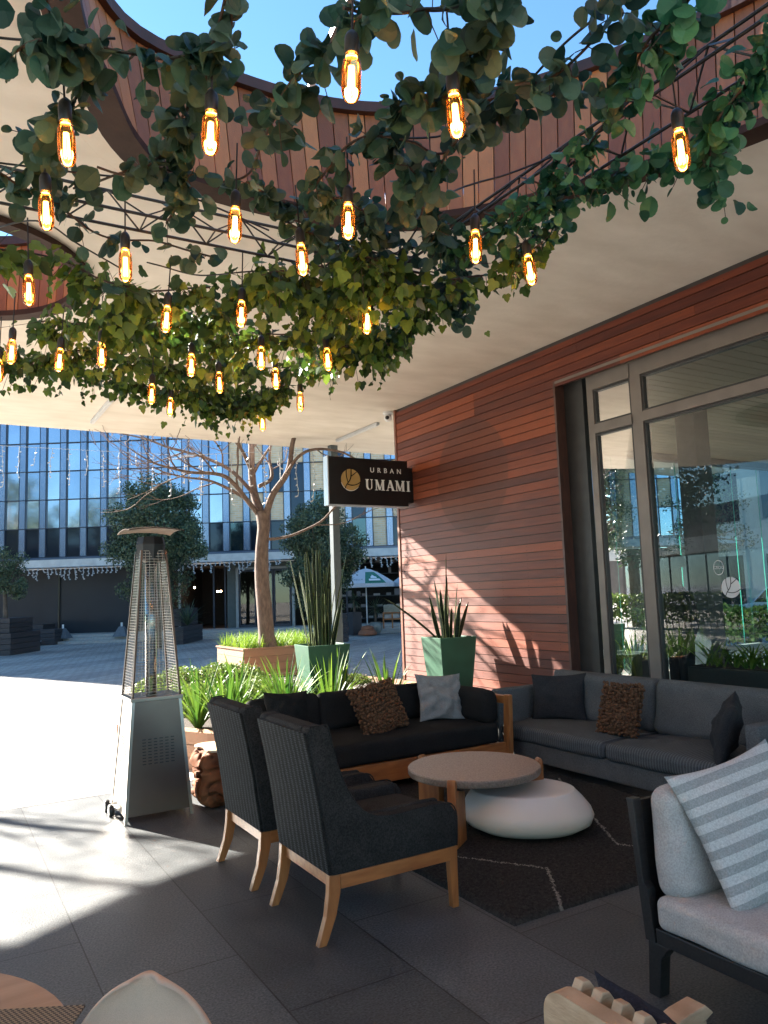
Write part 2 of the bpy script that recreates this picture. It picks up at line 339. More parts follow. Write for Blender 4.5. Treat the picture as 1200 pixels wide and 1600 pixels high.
# ---- terrace floor tiles
def tile_mat():
    m = mat('terrace_tile', (.043, .051, .057), (.080, .088, .094), rough=.36, spec=.7, scale=3.5, detail=8, bump=.25, bscale=120, contrast=(.25, .75), rough2=.6)
    N, L = nodes_of(m); b = N['Principled BSDF']; tc = N.new('ShaderNodeTexCoord'); s = N.new('ShaderNodeSeparateXYZ'); c = N.new('ShaderNodeCombineXYZ')
    L.new(tc.outputs['Object'], s.inputs[0])
    ax = N.new('ShaderNodeMath'); ax.inputs[1].default_value = -3.468+11.35; L.new(s.outputs[1], ax.inputs[0]); L.new(ax.outputs[0], c.inputs[0])
    ay = N.new('ShaderNodeMath'); ay.inputs[1].default_value = -.055+58.5; L.new(s.outputs[0], ay.inputs[0]); L.new(ay.outputs[0], c.inputs[1])
    br = N.new('ShaderNodeTexBrick'); br.offset = .5; br.inputs['Scale'].default_value = 1; br.inputs['Brick Width'].default_value = 1.135
    br.inputs['Row Height'].default_value = .585; br.inputs['Mortar Size'].default_value = .0035; br.inputs['Mortar Smooth'].default_value = .1
    br.inputs['Color1'].default_value = (.80, .80, .80, 1); br.inputs['Color2'].default_value = (1.2, 1.19, 1.18, 1); br.inputs['Mortar'].default_value = (.12, .12, .12, 1)
    L.new(c.outputs[0], br.inputs[0]); base = b.inputs['Base Color'].links[0].from_socket
    # fine speckle of the honed stone
    sp = N.new('ShaderNodeTexNoise'); sp.inputs['Scale'].default_value = 95; sp.inputs['Detail'].default_value = 3; L.new(tc.outputs['Object'], sp.inputs[0])
    rp = N.new('ShaderNodeValToRGB'); rp.color_ramp.elements[0].position = .35; rp.color_ramp.elements[1].position = .68
    rp.color_ramp.elements[0].color = (.55, .55, .56, 1); rp.color_ramp.elements[1].color = (1.6, 1.58, 1.55, 1); L.new(sp.outputs[0], rp.inputs[0])
    m1 = N.new('ShaderNodeMix'); m1.data_type = 'RGBA'; m1.blend_type = 'MULTIPLY'; m1.inputs[0].default_value = 1; L.new(base, m1.inputs[6]); L.new(br.outputs[0], m1.inputs[7])
    m2 = N.new('ShaderNodeMix'); m2.data_type = 'RGBA'; m2.blend_type = 'MULTIPLY'; m2.inputs[0].default_value = 1; L.new(m1.outputs[2], m2.inputs[6]); L.new(rp.outputs[0], m2.inputs[7])
    L.new(m2.outputs[2], b.inputs['Base Color']); return m
M_tile = tile_mat()
def paver_mat(name, ang, c1, c2, bw, rh, mortar=.010, gain=1, bands=True):
    m = mat(name, c1, c2, rough=.7, scale=1.2, detail=8, bump=.15, bscale=60, contrast=(.3, .7))
    N, L = nodes_of(m); b = N['Principled BSDF']; tc = N.new('ShaderNodeTexCoord'); mp = N.new('ShaderNodeMapping'); mp.inputs['Rotation'].default_value = (0, 0, ang)
    mp.inputs['Location'].default_value = (200, 200, 0); L.new(tc.outputs['Object'], mp.inputs[0])
    br = N.new('ShaderNodeTexBrick'); br.inputs['Scale'].default_value = 1; br.inputs['Brick Width'].default_value = bw; br.inputs['Row Height'].default_value = rh
    br.inputs['Mortar Size'].default_value = mortar; br.inputs['Color1'].default_value = (.85, .85, .85, 1); br.inputs['Color2'].default_value = (1.15, 1.13, 1.1, 1); br.inputs['Mortar'].default_value = (.22, .21, .19, 1)
    L.new(mp.outputs[0], br.inputs[0]); base = b.inputs['Base Color'].links[0].from_socket
    m1 = N.new('ShaderNodeMix'); m1.data_type = 'RGBA'; m1.blend_type = 'MULTIPLY'; m1.inputs[0].default_value = 1; L.new(base, m1.inputs[6]); L.new(br.outputs[0], m1.inputs[7]); out = m1.outputs[2]
    if bands:
        s = N.new('ShaderNodeSeparateXYZ'); L.new(mp.outputs[0], s.inputs[0])
        wv = N.new('ShaderNodeMath'); wv.operation = 'MULTIPLY'; wv.inputs[1].default_value = 1/2.6; L.new(s.outputs[1], wv.inputs[0])
        fr = N.new('ShaderNodeMath'); fr.operation = 'FRACT'; L.new(wv.outputs[0], fr.inputs[0]); g = N.new('ShaderNodeMath'); g.operation = 'GREATER_THAN'; g.inputs[1].default_value = .62; L.new(fr.outputs[0], g.inputs[0])
        m2 = N.new('ShaderNodeMix'); m2.data_type = 'RGBA'; m2.blend_type = 'MULTIPLY'; m2.inputs[7].default_value = (.78, .78, .80, 1)
        L.new(g.outputs[0], m2.inputs[0]); L.new(out, m2.inputs[6]); out = m2.outputs[2]
    L.new(out, b.inputs['Base Color']); return m
M_paver = paver_mat('clay_paver', R_(-38), (.36, .335, .30), (.44, .41, .37), .32, .13)
M_border = paver_mat('border_slab', R_(0), (.50, .47, .425), (.56, .53, .48), 1.1, .42, mortar=.004, bands=False)
setting(MB().add([(-300, -120, -.03), (300, -120, -.03), (300, 400, -.03), (-300, 400, -.03)], [(0, 1, 2, 3)]).build('plaza_paving', M_paver))
setting(MB().box(-14, 6.93, -.029, 5.9, 8.62, -.012).build('border_paving', M_border))
setting(MB().box(-4.6, -5, -.028, 6.0, 6.875, 0).build('terrace_floor', M_tile))
setting(MB().box(-4.6, 6.877, -.027, 5.9, 6.928, -.006).build('drain_channel', M_black))
# raised planting bed behind the sofas
bed = [(1.66, 8.3), (2.25, 7.15), (2.62, 6.62), (5.86, 6.62), (5.86, 9.5), (5.62, 11.9), (2.9, 11.9)]
def inset(poly, d):
    n = len(poly); out = []
    for i in range(n):
        a, b, c = Vector(poly[i-1]), Vector(poly[i]), Vector(poly[(i+1) % n]); e1 = (b-a).normalized(); e2 = (c-b).normalized()
        n1 = Vector((-e1.y, e1.x)); n2 = Vector((-e2.y, e2.x)); k = (n1+n2).normalized(); out.append(tuple(b+k*d/max(.35, k.dot(n1))))
    return out
M_bedwood = mat('weathered_bed_timber', (.36, .20, .12), (.24, .13, .08), rough=.6, scale=5, attr=True, stretch=(2, 2, 8), bump=.3)
bi = inset(bed, .16)
bt = thing('raised_planting_bed', (1.66, 8.3, 0), label='low timber-edged planting bed with soil between the terrace sofas and the plaza', cat='planting bed')
mb = MB()
for i in range(len(bed)):
    j = (i+1) % len(bed); a, b, c, d = bed[i], bed[j], bi[j], bi[i]
    for k in range(3):
        z0 = -.02+k*.125; mb.hexa([(*a, z0), (*b, z0), (*c, z0), (*d, z0)], [(*a, z0+.118), (*b, z0+.118), (*c, z0+.118), (*d, z0+.118)])
mb.build('timber_edging', M_bedwood, bt, world=True)
MB().prism(bi, lambda p: (*p, .02), lambda p: (*p, .31)).build('soil', M_soil, bt, world=True, merge=True)

# ---- canopy roof slab with two round skylights
def spline(P, n, closed=True):
    out = []; m = len(P)
    for i in range(m if closed else m-1):
        p0, p1, p2, p3 = [Vector(P[(i+k-1) % m] if closed else P[max(0, min(m-1, i+k-1))]) for k in range(4)]
        for k in range(n):
            t = k/n; out.append(.5*((2*p1)+(p2-p0)*t+(2*p0-5*p1+4*p2-p3)*t*t+(3*p1-p0-3*p2+p3)*t**3))
    if not closed: out.append(Vector(P[-1]))
    return out
def even(P, n, closed=True):
    P = [Vector(p) for p in P]
    if closed: P = P+[P[0]]
    L = [0]
    for a, b in zip(P, P[1:]): L.append(L[-1]+(b-a).length)
    out = []; k = 0
    for i in range(n):
        s = L[-1]*i/(n if closed else n-1)
        while k < len(L)-2 and L[k+1] < s: k += 1
        t = (s-L[k])/max(1e-9, L[k+1]-L[k]); out.append(P[k].lerp(P[k+1], t))
    return out
def offset(P, d):
    n = len(P); out = []
    for i in range(n):
        t = (P[(i+1) % n]-P[i-1]).normalized(); out.append(P[i]+Vector((t.y, -t.x))*d)
    return out
HZ = 4.34
ring_pts = [(.38, 3.455), (.605, 3.92), (.857, 4.38), (1.19, 4.64), (1.95, 4.72), (2.63, 4.62), (3.2, 4.3), (3.67, 3.75), (4.0, 3.19), (4.3, 2.47), (4.5, 1.4), (4.4, .2), (3.9, -.9), (2.8, -1.6), (1.6, -1.6), (.7, -.9), (.25, .1), (.1, 1.2), (.15, 2.4)]
ringA = even(spline(ring_pts, 8), 150)[::-1]      # counter clockwise
if sum(a.x*b.y-b.x*a.y for a, b in zip(ringA, ringA[1:])) < 0: ringA = ringA[::-1]
ringB = [Vector((.0+1.08*math.cos(t*2*math.pi/60), 6.72+1.08*math.sin(t*2*math.pi/60))) for t in range(60)]
outer = spline([(17, 12.66), (7.76, 12.64), (3.7, 12.54), (.8, 12.5), (-.6, 12.48), (-1.5, 12.36), (-2.4, 11.98), (-3.7, 11.0), (-4.6, 9.3), (-4.9, 7), (-5, 3), (-5, -5)], 4, False)+[Vector((17, -5))]
M_plaster = mat('cream_plaster_ceiling', (.81, .73, .63), (.68, .60, .50), rough=.85, scale=1.6, detail=9, bump=.35, bscale=14, contrast=(.3, .7), stretch=(1, 2.2, 1))
def slab():
    loops = [outer, offset(ringA, .19), offset(ringB, .06)]; vs = []; fs = []
    flat = [p for l in loops for p in l]; tri = tessellate_polygon([[Vector((p.x, p.y, 0)) for p in l] for l in loops]); n = len(flat)
    vs = [(p.x, p.y, HZ) for p in flat]+[(p.x, p.y, 4.62) for p in flat]
    for t in tri: fs.append(tuple(t)); fs.append(tuple(i+n for i in reversed(t)))
    k = 0
    for l in loops:
        m = len(l)
        for i in range(m): fs.append((k+i, k+(i+1) % m, n+k+(i+1) % m, n+k+i))
        k += m
    mb = MB(); mb.add(vs, fs); return mb
rt = thing('canopy_roof', (5.9, 12.5, HZ), label='large cream plastered canopy ceiling with a big round timber-lined opening to the sky', cat='roof')
slab().build('ceiling_slab', M_plaster, rt, world=True, merge=True)
M_plank = mat('red_shaft_plank', (.22, .072, .026), (.56, .23, .075), third=(.37, .14, .048), rough=.5, scale=6, attr=True, stretch=(5, 5, .7), bump=.3)
def shaft(P, zt, flare, pw, inner, name):
    n = len(P); mb = MB(); bt_, tp = offset(P, -.05), offset(P, flare)
    bo, to = offset(P, 0), offset(P, flare+.05)
    for i in range(n):
        j = (i+1) % n; g = .035
        def q(A, z, t): p = A[i].lerp(A[j], t); return (p.x, p.y, z)
        mb.hexa([q(bt_, HZ-.02, g), q(bt_, HZ-.02, 1-g), q(bo, HZ-.02, 1-g), q(bo, HZ-.02, g)], [q(tp, zt, g), q(tp, zt, 1-g), q(to, zt, 1-g), q(to, zt, g)])
    mb.build('plank_lining', M_plank, rt, world=True)
    mb = MB(); b1, t1, b2, t2 = offset(P, .09 if flare else .004), offset(P, flare+.055), offset(P, .12 if flare else .04), offset(P, flare+.11)
    for i in range(n):
        j = (i+1) % n
        mb.add([(b1[i].x, b1[i].y, 4.64), (b1[j].x, b1[j].y, 4.64), (t1[j].x, t1[j].y, zt), (t1[i].x, t1[i].y, zt)], [(0, 1, 2, 3)])
        mb.add([(b2[i].x, b2[i].y, 4.64), (b2[j].x, b2[j].y, 4.64), (t2[j].x, t2[j].y, zt), (t2[i].x, t2[i].y, zt)], [(0, 1, 2, 3)])
    mb.build('lining_backing', M_black, rt, world=True, merge=True)
    def ringmesh(a, b, z0, z1, nm, m):
        A, B = offset(P, a), offset(P, b); mb = MB()
        for i in range(n):
            j = (i+1) % n
            mb.add([(A[i].x, A[i].y, z0), (A[j].x, A[j].y, z0), (B[j].x, B[j].y, z0), (B[i].x, B[i].y, z0), (A[i].x, A[i].y, z1), (A[j].x, A[j].y, z1), (B[j].x, B[j].y, z1), (B[i].x, B[i].y, z1)],
                   [(0, 1, 2, 3), (7, 6, 5, 4), (0, 4, 5, 1), (3, 2, 6, 7)], r=.4)
        mb.build(nm, m, rt, world=True)
    ringmesh(inner, .03, HZ-.055, HZ-.005, 'bottom_trim', M_ringtrim)
    ringmesh(0, .2 if flare else .07, HZ+.0005, HZ+.02, 'ceiling_lip', M_plaster)
    ringmesh(flare-.05, flare+.14, zt+.002, zt+.085, 'cap_trim', M_ringcap)
M_ringtrim = mat('dark_ring_trim', (.035, .018, .013), (.055, .028, .02), rough=.7, spec=.2, scale=4, bump=.35, bscale=18)
M_ringcap = mat('red_ring_cap', (.075, .028, .02), (.05, .02, .014), rough=.6, scale=4, bump=.2)
shaft(ringA, 5.28, .14, .1, -.15, 'a'); shaft(ringB, 5.0, .0, .1, -.10, 'b')
sb = MB(); a, b = Vector((1.95, 4.7, 5.42)), Vector((2.1, -1.7, 5.42))
pa, pb_ = onz(486, 138, 5.42), onz(548, 0, 5.42); dd_ = (pb_-pa).normalized(); pb_ = pa+dd_*6.6; pa = pa-dd_*.25; sd = dd_.cross(Vector((0, 0, 1)))*.022
sb.hexa([pa-sd, pb_-sd, pb_+sd, pa+sd], [q+Vector((0, 0, .06)) for q in (pa-sd, pb_-sd, pb_+sd, pa+sd)])
sb.build('skylight_beam', M_alu, rt, world=True)

# ---- restaurant building: timber clad wall and glazing
WX = 5.9; YC = 9.45; YR = 6.085; ZR = 3.885
def clad_mat():
    m = mat('red_cladding_board', (.048, .013, .010), (.26, .060, .021), third=(.120, .027, .014), spec=.25, rough=.45, scale=3.2, detail=8, attr=True, stretch=(1, .6, 9), bump=.18, bscale=10, rough2=.55)
    N, L = nodes_of(m); b = N['Principled BSDF']; base = b.inputs['Base Color'].links[0].from_socket
    tc = N.new('ShaderNodeTexCoord'); s = N.new('ShaderNodeSeparateXYZ'); L.new(tc.outputs['Object'], s.inputs[0])
    # boards nearer the outer end have silvered with weather towards the open corner; colour also paled to brighten the sun patch
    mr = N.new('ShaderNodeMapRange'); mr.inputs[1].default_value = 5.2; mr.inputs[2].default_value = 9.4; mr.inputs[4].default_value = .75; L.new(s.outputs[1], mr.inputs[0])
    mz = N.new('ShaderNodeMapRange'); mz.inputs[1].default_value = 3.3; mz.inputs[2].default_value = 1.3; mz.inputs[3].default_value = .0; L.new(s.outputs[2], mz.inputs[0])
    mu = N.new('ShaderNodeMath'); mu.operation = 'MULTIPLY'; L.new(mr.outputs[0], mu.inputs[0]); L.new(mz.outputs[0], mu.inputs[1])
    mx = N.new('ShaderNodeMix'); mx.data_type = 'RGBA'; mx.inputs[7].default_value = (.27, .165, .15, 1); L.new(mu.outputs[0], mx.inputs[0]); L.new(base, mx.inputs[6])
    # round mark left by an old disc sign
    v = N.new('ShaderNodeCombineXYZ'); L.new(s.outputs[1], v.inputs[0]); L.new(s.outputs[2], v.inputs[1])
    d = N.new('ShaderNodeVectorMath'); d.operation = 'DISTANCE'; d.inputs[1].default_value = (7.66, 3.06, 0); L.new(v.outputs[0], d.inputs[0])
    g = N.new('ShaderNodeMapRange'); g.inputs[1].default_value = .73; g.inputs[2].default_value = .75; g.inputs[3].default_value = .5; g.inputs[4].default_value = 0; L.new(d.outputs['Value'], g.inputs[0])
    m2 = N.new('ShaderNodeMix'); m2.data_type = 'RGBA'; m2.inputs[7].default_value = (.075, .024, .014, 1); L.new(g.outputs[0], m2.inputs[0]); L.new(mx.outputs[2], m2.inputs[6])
    # pairs of screw heads down each joist line
    def fold(sock, per, half):
        a = N.new('ShaderNodeMath'); a.operation = 'MULTIPLY'; a.inputs[1].default_value = 1/per; L.new(sock, a.inputs[0]); f = N.new('ShaderNodeMath'); f.operation = 'FRACT'; L.new(a.outputs[0], f.inputs[0])
        c = N.new('ShaderNodeMath'); c.operation = 'SUBTRACT'; c.inputs[1].default_value = .5; L.new(f.outputs[0], c.inputs[0]); d_ = N.new('ShaderNodeMath'); d_.operation = 'ABSOLUTE'; L.new(c.outputs[0], d_.inputs[0])
        e = N.new('ShaderNodeMath'); e.operation = 'MULTIPLY_ADD'; e.inputs[1].default_value = per; e.inputs[2].default_value = -half; L.new(d_.outputs[0], e.inputs[0]); return e
    cy = N.new('ShaderNodeCombineXYZ'); L.new(fold(s.outputs[1], .46, 0).outputs[0], cy.inputs[0]); L.new(fold(s.outputs[2], PT, .024).outputs[0], cy.inputs[1])
    ln = N.new('ShaderNodeVectorMath'); ln.operation = 'LENGTH'; L.new(cy.outputs[0], ln.inputs[0]); lt = N.new('ShaderNodeMath'); lt.operation = 'LESS_THAN'; lt.inputs[1].default_value = .0042; L.new(ln.outputs['Value'], lt.inputs[0])
    m3 = N.new('ShaderNodeMix'); m3.data_type = 'RGBA'; m3.inputs[7].default_value = (.02, .012, .01, 1); L.new(lt.outputs[0], m3.inputs[0]); L.new(m2.outputs[2], m3.inputs[6])
    L.new(m3.outputs[2], b.inputs['Base Color']); return m
PT = .1005
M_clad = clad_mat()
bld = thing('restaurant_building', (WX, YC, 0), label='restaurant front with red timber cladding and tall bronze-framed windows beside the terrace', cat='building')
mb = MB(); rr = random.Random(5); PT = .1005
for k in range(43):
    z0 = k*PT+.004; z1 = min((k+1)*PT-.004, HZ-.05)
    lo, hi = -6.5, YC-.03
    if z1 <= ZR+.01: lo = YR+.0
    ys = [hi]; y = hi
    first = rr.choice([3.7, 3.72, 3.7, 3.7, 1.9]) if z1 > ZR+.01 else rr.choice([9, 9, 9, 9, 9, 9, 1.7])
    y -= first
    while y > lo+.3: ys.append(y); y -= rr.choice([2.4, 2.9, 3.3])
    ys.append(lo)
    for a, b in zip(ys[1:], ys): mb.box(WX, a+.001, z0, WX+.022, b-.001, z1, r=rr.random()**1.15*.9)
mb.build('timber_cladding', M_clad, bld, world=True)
mb = MB(); mb.box(WX+.024, YR+.02, 0, WX+.2, YC-.005, HZ); mb.box(WX+.024, -6.5, ZR+.03, WX+.2, YR+.018, HZ); mb.box(WX+.2, 9.25, 3.9, 16, YC-.005, HZ-.002)
mb.build('wall', M_framedk, bld, world=True)
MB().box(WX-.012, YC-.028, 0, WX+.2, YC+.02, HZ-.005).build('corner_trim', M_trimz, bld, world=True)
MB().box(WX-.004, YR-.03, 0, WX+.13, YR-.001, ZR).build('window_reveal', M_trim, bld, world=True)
MB().box(WX+.13, YR-.31, 0, WX+.19, YR-.032, ZR-.002).build('reveal_panel', M_framedk, bld, world=True)
MB().box(WX-.004, -6.5, ZR-.03, WX+.13, YR-.031, ZR-.001).build('window_head', M_frame, bld, world=True)
GX = 6.09
fl = onx(905, 800, GX).y; ml = onx(1010, 800, GX).y; zt_ = onx(1100, 627, GX).z
M_glass = glass('window_glass', (.80, .88, .86), .8, 1.5)
YM = [5.72, ml+.0, 1.9, -1.2, -4.2]
def winunit(y1, y0):
    f = MB(); X0, X1 = GX-.055, GX+.03
    f.box(X0, y1-.085, .02, X1, y1, ZR-.035); f.box(X0, y0, .02, X1, y0+.045, ZR-.035)
    f.box(X0-.012, y0+.046, zt_-.05, X1, y1-.086, zt_+.05); f.box(X0-.01, y0+.046, ZR-.19, X1, y1-.086, ZR-.036); f.box(X0, y0+.046, .02, X1, y1-.086, .14)
    o = f.build('window', M_frame, bld, world=True)
    g = MB(); a, b = y0+.048, y1-.088; w_ = .022
    for z0, z1 in ((.142, zt_-.052), (zt_+.052, ZR-.192)):
        g.box(X0+.01, a, z0, X1-.004, a+w_, z1); g.box(X0+.01, b-w_, z0, X1-.004, b, z1); g.box(X0+.01, a+w_, z0, X1-.004, b-w_, z0+w_); g.box(X0+.01, a+w_, z1-w_, X1-.004, b-w_, z1)
    g.build('gasket', M_framedk, o, world=True)
    p = MB()
    for z0, z1 in ((.142, zt_-.052), (zt_+.052, ZR-.192)): p.add([(GX-.02, a+w_, z0), (GX-.02, b-w_, z0), (GX-.02, b-w_, z1), (GX-.02, a+w_, z1)], [(0, 1, 2, 3)])
    p.build('pane', M_glass, o, world=True)
for a, b in zip(YM, YM[1:]): winunit(a, b)
mm = MB()
for y in YM[1:]: mm.box(GX-.10, y-.001, .0, GX+.05, y+.043 if 0 else y+.001, ZR-.036)
# interior of the restaurant
M_intfloor = mat('interior_floor', (.10, .085, .07), (.07, .06, .05), rough=.3, scale=4)
M_slat = mat('interior_slat_ceiling', (.34, .25, .17), (.26, .19, .13), rough=.6, scale=5, attr=True)
mb = MB(); mb.box(6.1, -6.5, -.02, 15.5, YC-.01, .012); mb.build('interior_floor', M_intfloor, bld, world=True)
mb = MB()
for k in range(96): y = -6.5+k*.165; mb.box(6.12, y, 4.02, 15.4, y+.15, 4.05)
mb.build('slatted_ceiling', M_slat, bld, world=True)
M_intwall = mat('interior_wall', (.14, .12, .10), (.11, .09, .08), rough=.7)
MB().box(6.1, -6.6, 0, 15.5, -6.5, 4.3).build('back_wall', M_intwall, bld, world=True)
M_intcol = mat('interior_column', (.045, .045, .05), (.03, .03, .035), rough=.5)
mb = MB(); mb.box(8.8, 6.45, .012, 9.1, 6.75, 4.0); mb.box(10.6, 4.2, .012, 10.95, 4.55, 4.0); mb.box(8.6, .8, .012, 8.95, 1.15, 4.0); mb.build('interior_column', M_intcol, bld, world=True)
M_finglass = glass('frameless_glass', (.50, .68, .74), 1.0, 1.5); M_finedge = mat('green_glass_edge', (.03, .26, .19), (.05, .34, .25), rough=.2)
mb = MB(); me_ = MB()
for k in range(11):
    x = 6.12+k*.86; mb.add([(x, YC-.05, .05), (x+.85, YC-.05, .05), (x+.85, YC-.05, 3.9), (x, YC-.05, 3.9)], [(0, 1, 2, 3)])
    me_.box(x+.851, YC-.058, .05, x+.857, YC-.044, 3.9)
for k in range(18):
    y = -6.4+k*.88; mb.add([(15.45, y, .05), (15.45, y+.86, .05), (15.45, y+.86, 3.9), (15.45, y, 3.9)], [(0, 1, 2, 3)])
    me_.box(15.43, y+.861, .05, 15.47, y+.879, 3.9)
mb.build('side_glazing', M_finglass, bld, world=True); me_.build('glass_edge', M_finedge, bld, world=True)
MB().box(15.4, -6.5, 3.9, 15.6, YC, 4.3).build('lintel', M_intwall, bld, world=True)

# ================================================================== FURNITURE
def local(parent):  # parts authored in the thing's own coordinates
    return dict(parent=parent)
# ---- armchairs (local: x forward, y to its left side, origin under the rear left)
def armchair():
    t = thing('armchair', (1.60, 3.61, 0), 0, 'charcoal striped wing armchair on oak legs, the nearer of the pair, standing alone in front', 'armchair', 'pair of charcoal armchairs')
    W = .31
    prof = [(.03, .30), (-.015, .62), (-.085, .965), (-.07, .985), (.0, .99), (.025, .975), (.05, .86), (.085, .75), (.14, .64), (.20, .565), (.28, .525), (.40, .515), (.52, .522), (.66, .522), (.715, .512), (.745, .47), (.748, .40), (.742, .30)]
    for s, nm in ((1, 'arm'), (-1, 'arm')):
        mb = MB(); y0, y1 = (W-.085, W) if s > 0 else (-W, -W+.085)
        mb.prism(prof, lambda p: (p[0], y0, p[1]), lambda p: (p[0], y1, p[1]))
        mb.build(nm, M_chair, t, smooth=True, bevel=.014, merge=True, angle=R_(40))
        # piping along the edge
        pp = spline([(p[0]+.002, p[1]) for p in prof[3:]], 2, False)
        mp = MB(); yo = y1-.006 if s > 0 else y0+.006
        mp.tube([(p.x, yo, p.y+.001) for p in pp], .0042, 6); mp.build('piping', M_chair, t, smooth=True)
    mb = MB(); n = 10; vs = []
    # back: outer striped panel follows the lean
    yb = W-.084
    outp = [(.028, .30), (-.017, .62), (-.087, .965), (-.075, .985)]; inn = [(.12, .44), (.10, .60), (.03, .90), (.015, .985)]
    mb.prism([(.028, .30), (-.017, .62), (-.087, .962), (-.074, .984), (.0, .988), (.02, .97), (.085, .62), (.13, .42), (.13, .30)], lambda p: (p[0], -yb, p[1]), lambda p: (p[0], yb, p[1]))
    mb.build('backrest', M_chair, t, smooth=True, bevel=.012, merge=True, angle=R_(40))
    pb = MB(); rows = 8
    po = [(.022, .302), (.0, .45), (-.0235, .62), (-.055, .79), (-.0925, .962)]
    pb.prism([(a-.008, z) for a, z in po]+[(a+.012, z) for a, z in reversed(po)], lambda p: (p[0], -W+.012, p[1]), lambda p: (p[0], W-.012, p[1]))
    pb.build('back_panel', M_chairback, t, smooth=True, bevel=.004, merge=True, angle=R_(40))
    mb = MB(); rbox(mb, (.42, 0, .395), (.62, .44, .15), .045, puff=.02, nz=.006, seed=2); mb.build('seat', M_chair, t, smooth=True, merge=True)
    mb = MB()
    for z in (.60, .74, .88):
        for y in (-.13, 0, .13): 
            x = .095-(z-.6)*.28+.012; mb.lathe([(.001, -.006), (.012, -.004), (.014, 0), (.010, .005), (.001, .006)], (x, y, z), 10)
    for s in (1, -1):
        for x in (.36, .52): mb.lathe([(.001, -.010), (.012, -.006), (.016, 0), (.012, .006), (.001, .010)], (x, s*(W-.088), .485), 10)
    mb.build('buttons', M_chair, t, smooth=True)
    # tufted inner arm rolls
    for s in (1, -1):
        mb = MB(); rbox(mb, (.43, s*(W-.095), .475), (.52, .05, .11), .024, nz=.010, seed=4+s, freq=9); mb.build('arm_pad', M_chair, t, smooth=True, merge=True)
    f = MB()
    f.box(.035, -W+.055, .235, .07, W-.055, .30); f.box(.70, -W+.055, .235, .735, W-.055, .30)
    for s in (1, -1): f.box(.07, s*(W-.02)-.017, .235, .70, s*(W-.02)+.017, .30)
    f.build('seat_frame', M_oakx, t, bevel=.003, merge=True)
    for s in (1, -1):
        y = s*(W-.028)
        # sabre rear leg
        mb = MB(); pts = [(.045, .300, .030), (.040, .22, .030), (.020, .12, .026), (-.015, .03, .022), (-.028, 0, .020)]
        L_ = [(x-h, z) for x, z, h in pts]; Rg = [(x+h, z) for x, z, h in pts]
        mb.prism(L_+Rg[::-1], lambda p: (p[0], y-.019, p[1]), lambda p: (p[0], y+.019, p[1])); mb.build('leg', M_oakz, t, bevel=.003, merge=True)
        mb = MB(); pts = [(.722, .300, .026), (.722, .2, .024), (.724, .1, .021), (.726, 0, .018)]
        L_ = [(x-h, z) for x, z, h in pts]; Rg = [(x+h, z) for x, z, h in pts]
        mb.prism(L_+Rg[::-1], lambda p: (p[0], y-.018, p[1]), lambda p: (p[0], y+.018, p[1])); mb.build('leg', M_oakz, t, bevel=.003, merge=True)
    return t
ca = armchair()
cb = dup(ca, (1.585, 4.43, 0), label='charcoal striped wing armchair on oak legs, the farther one, half hidden behind its twin')
for o in list(bpy.data.objects): pass

# ---- dark sofa with timber frame in front of the bed
so1 = thing('timber_sofa', (3.15, 5.85, 0), 0, 'long low sofa with black cushions in an orange timber frame before the planting bed', 'sofa')
mb = MB()
mb.box(-.90, -.44, .09, 1.27, -.40, .245); mb.box(-.90, .37, .09, 1.27, .41, .30); mb.box(-.90, -.399, .20, 1.27, .369, .235)
mb.build('base_frame', M_oakx, so1, bevel=.004, merge=True)
mb = MB(); mb.box(-.90, .42, .655, 1.22, .46, .70); mb.box(-.90, .42, .34, 1.22, .45, .40)
mb.build('back_rail', M_oakx, so1, bevel=.004, merge=True)
mb = MB()
mb.prism([(-.47, 0), (-.39, 0), (-.40, .25), (-.43, .66), (-.50, .66), (-.485, .3)], lambda p: (1.275, p[0], p[1]), lambda p: (1.32, p[0], p[1]))
mb.box(1.275, -.43, .58, 1.318, .46, .65); mb.box(1.275, .40, 0, 1.32, .46, .70); mb.build('side_frame', M_oakz, so1, bevel=.004, merge=True)
mb = MB(); mb.box(-.95, -.47, 0, -.905, -.40, .66); mb.box(-.95, -.399, .58, -.905, .399, .65); mb.box(-.95, .40, 0, -.905, .46, .70); mb.build('side_frame', M_oakz, so1, bevel=.004, merge=True)
for x in (-.8, 1.15):
    for y in (-.36, .33): MB().box(x-.03, y-.03, 0, x+.03, y+.03, .089).build('leg', M_oakz, so1)
mb = MB(); rbox(mb, (.165, -.03, .335), (2.09, .82, .18), .045, puff=.02, nz=.006, seed=1, m=14); mb.build('seat_cushion', M_blackcloth, so1, smooth=True, merge=True)
for cx, wd, sd in ((-.56, .66, 2), (.10, .66, 3), (.74, .62, 4)):
    mb = MB(); rbox(mb, (0, 0, 0), (wd, .17, .33), .065, nz=.018, seed=sd, m=8, freq=4); o = mb.build('back_cushion', M_blackcloth, so1, smooth=True, merge=True); o.location = (cx, .29, .585); o.rotation_euler = (R_(-10), 0, 0)
mb = MB(); rbox(mb, (0, 0, 0), (.19, .74, .30), .075, nz=.015, seed=9, m=8, freq=4); o = mb.build('bolster', M_blackcloth, so1, smooth=True, merge=True); o.location = (1.155, -.05, .555)

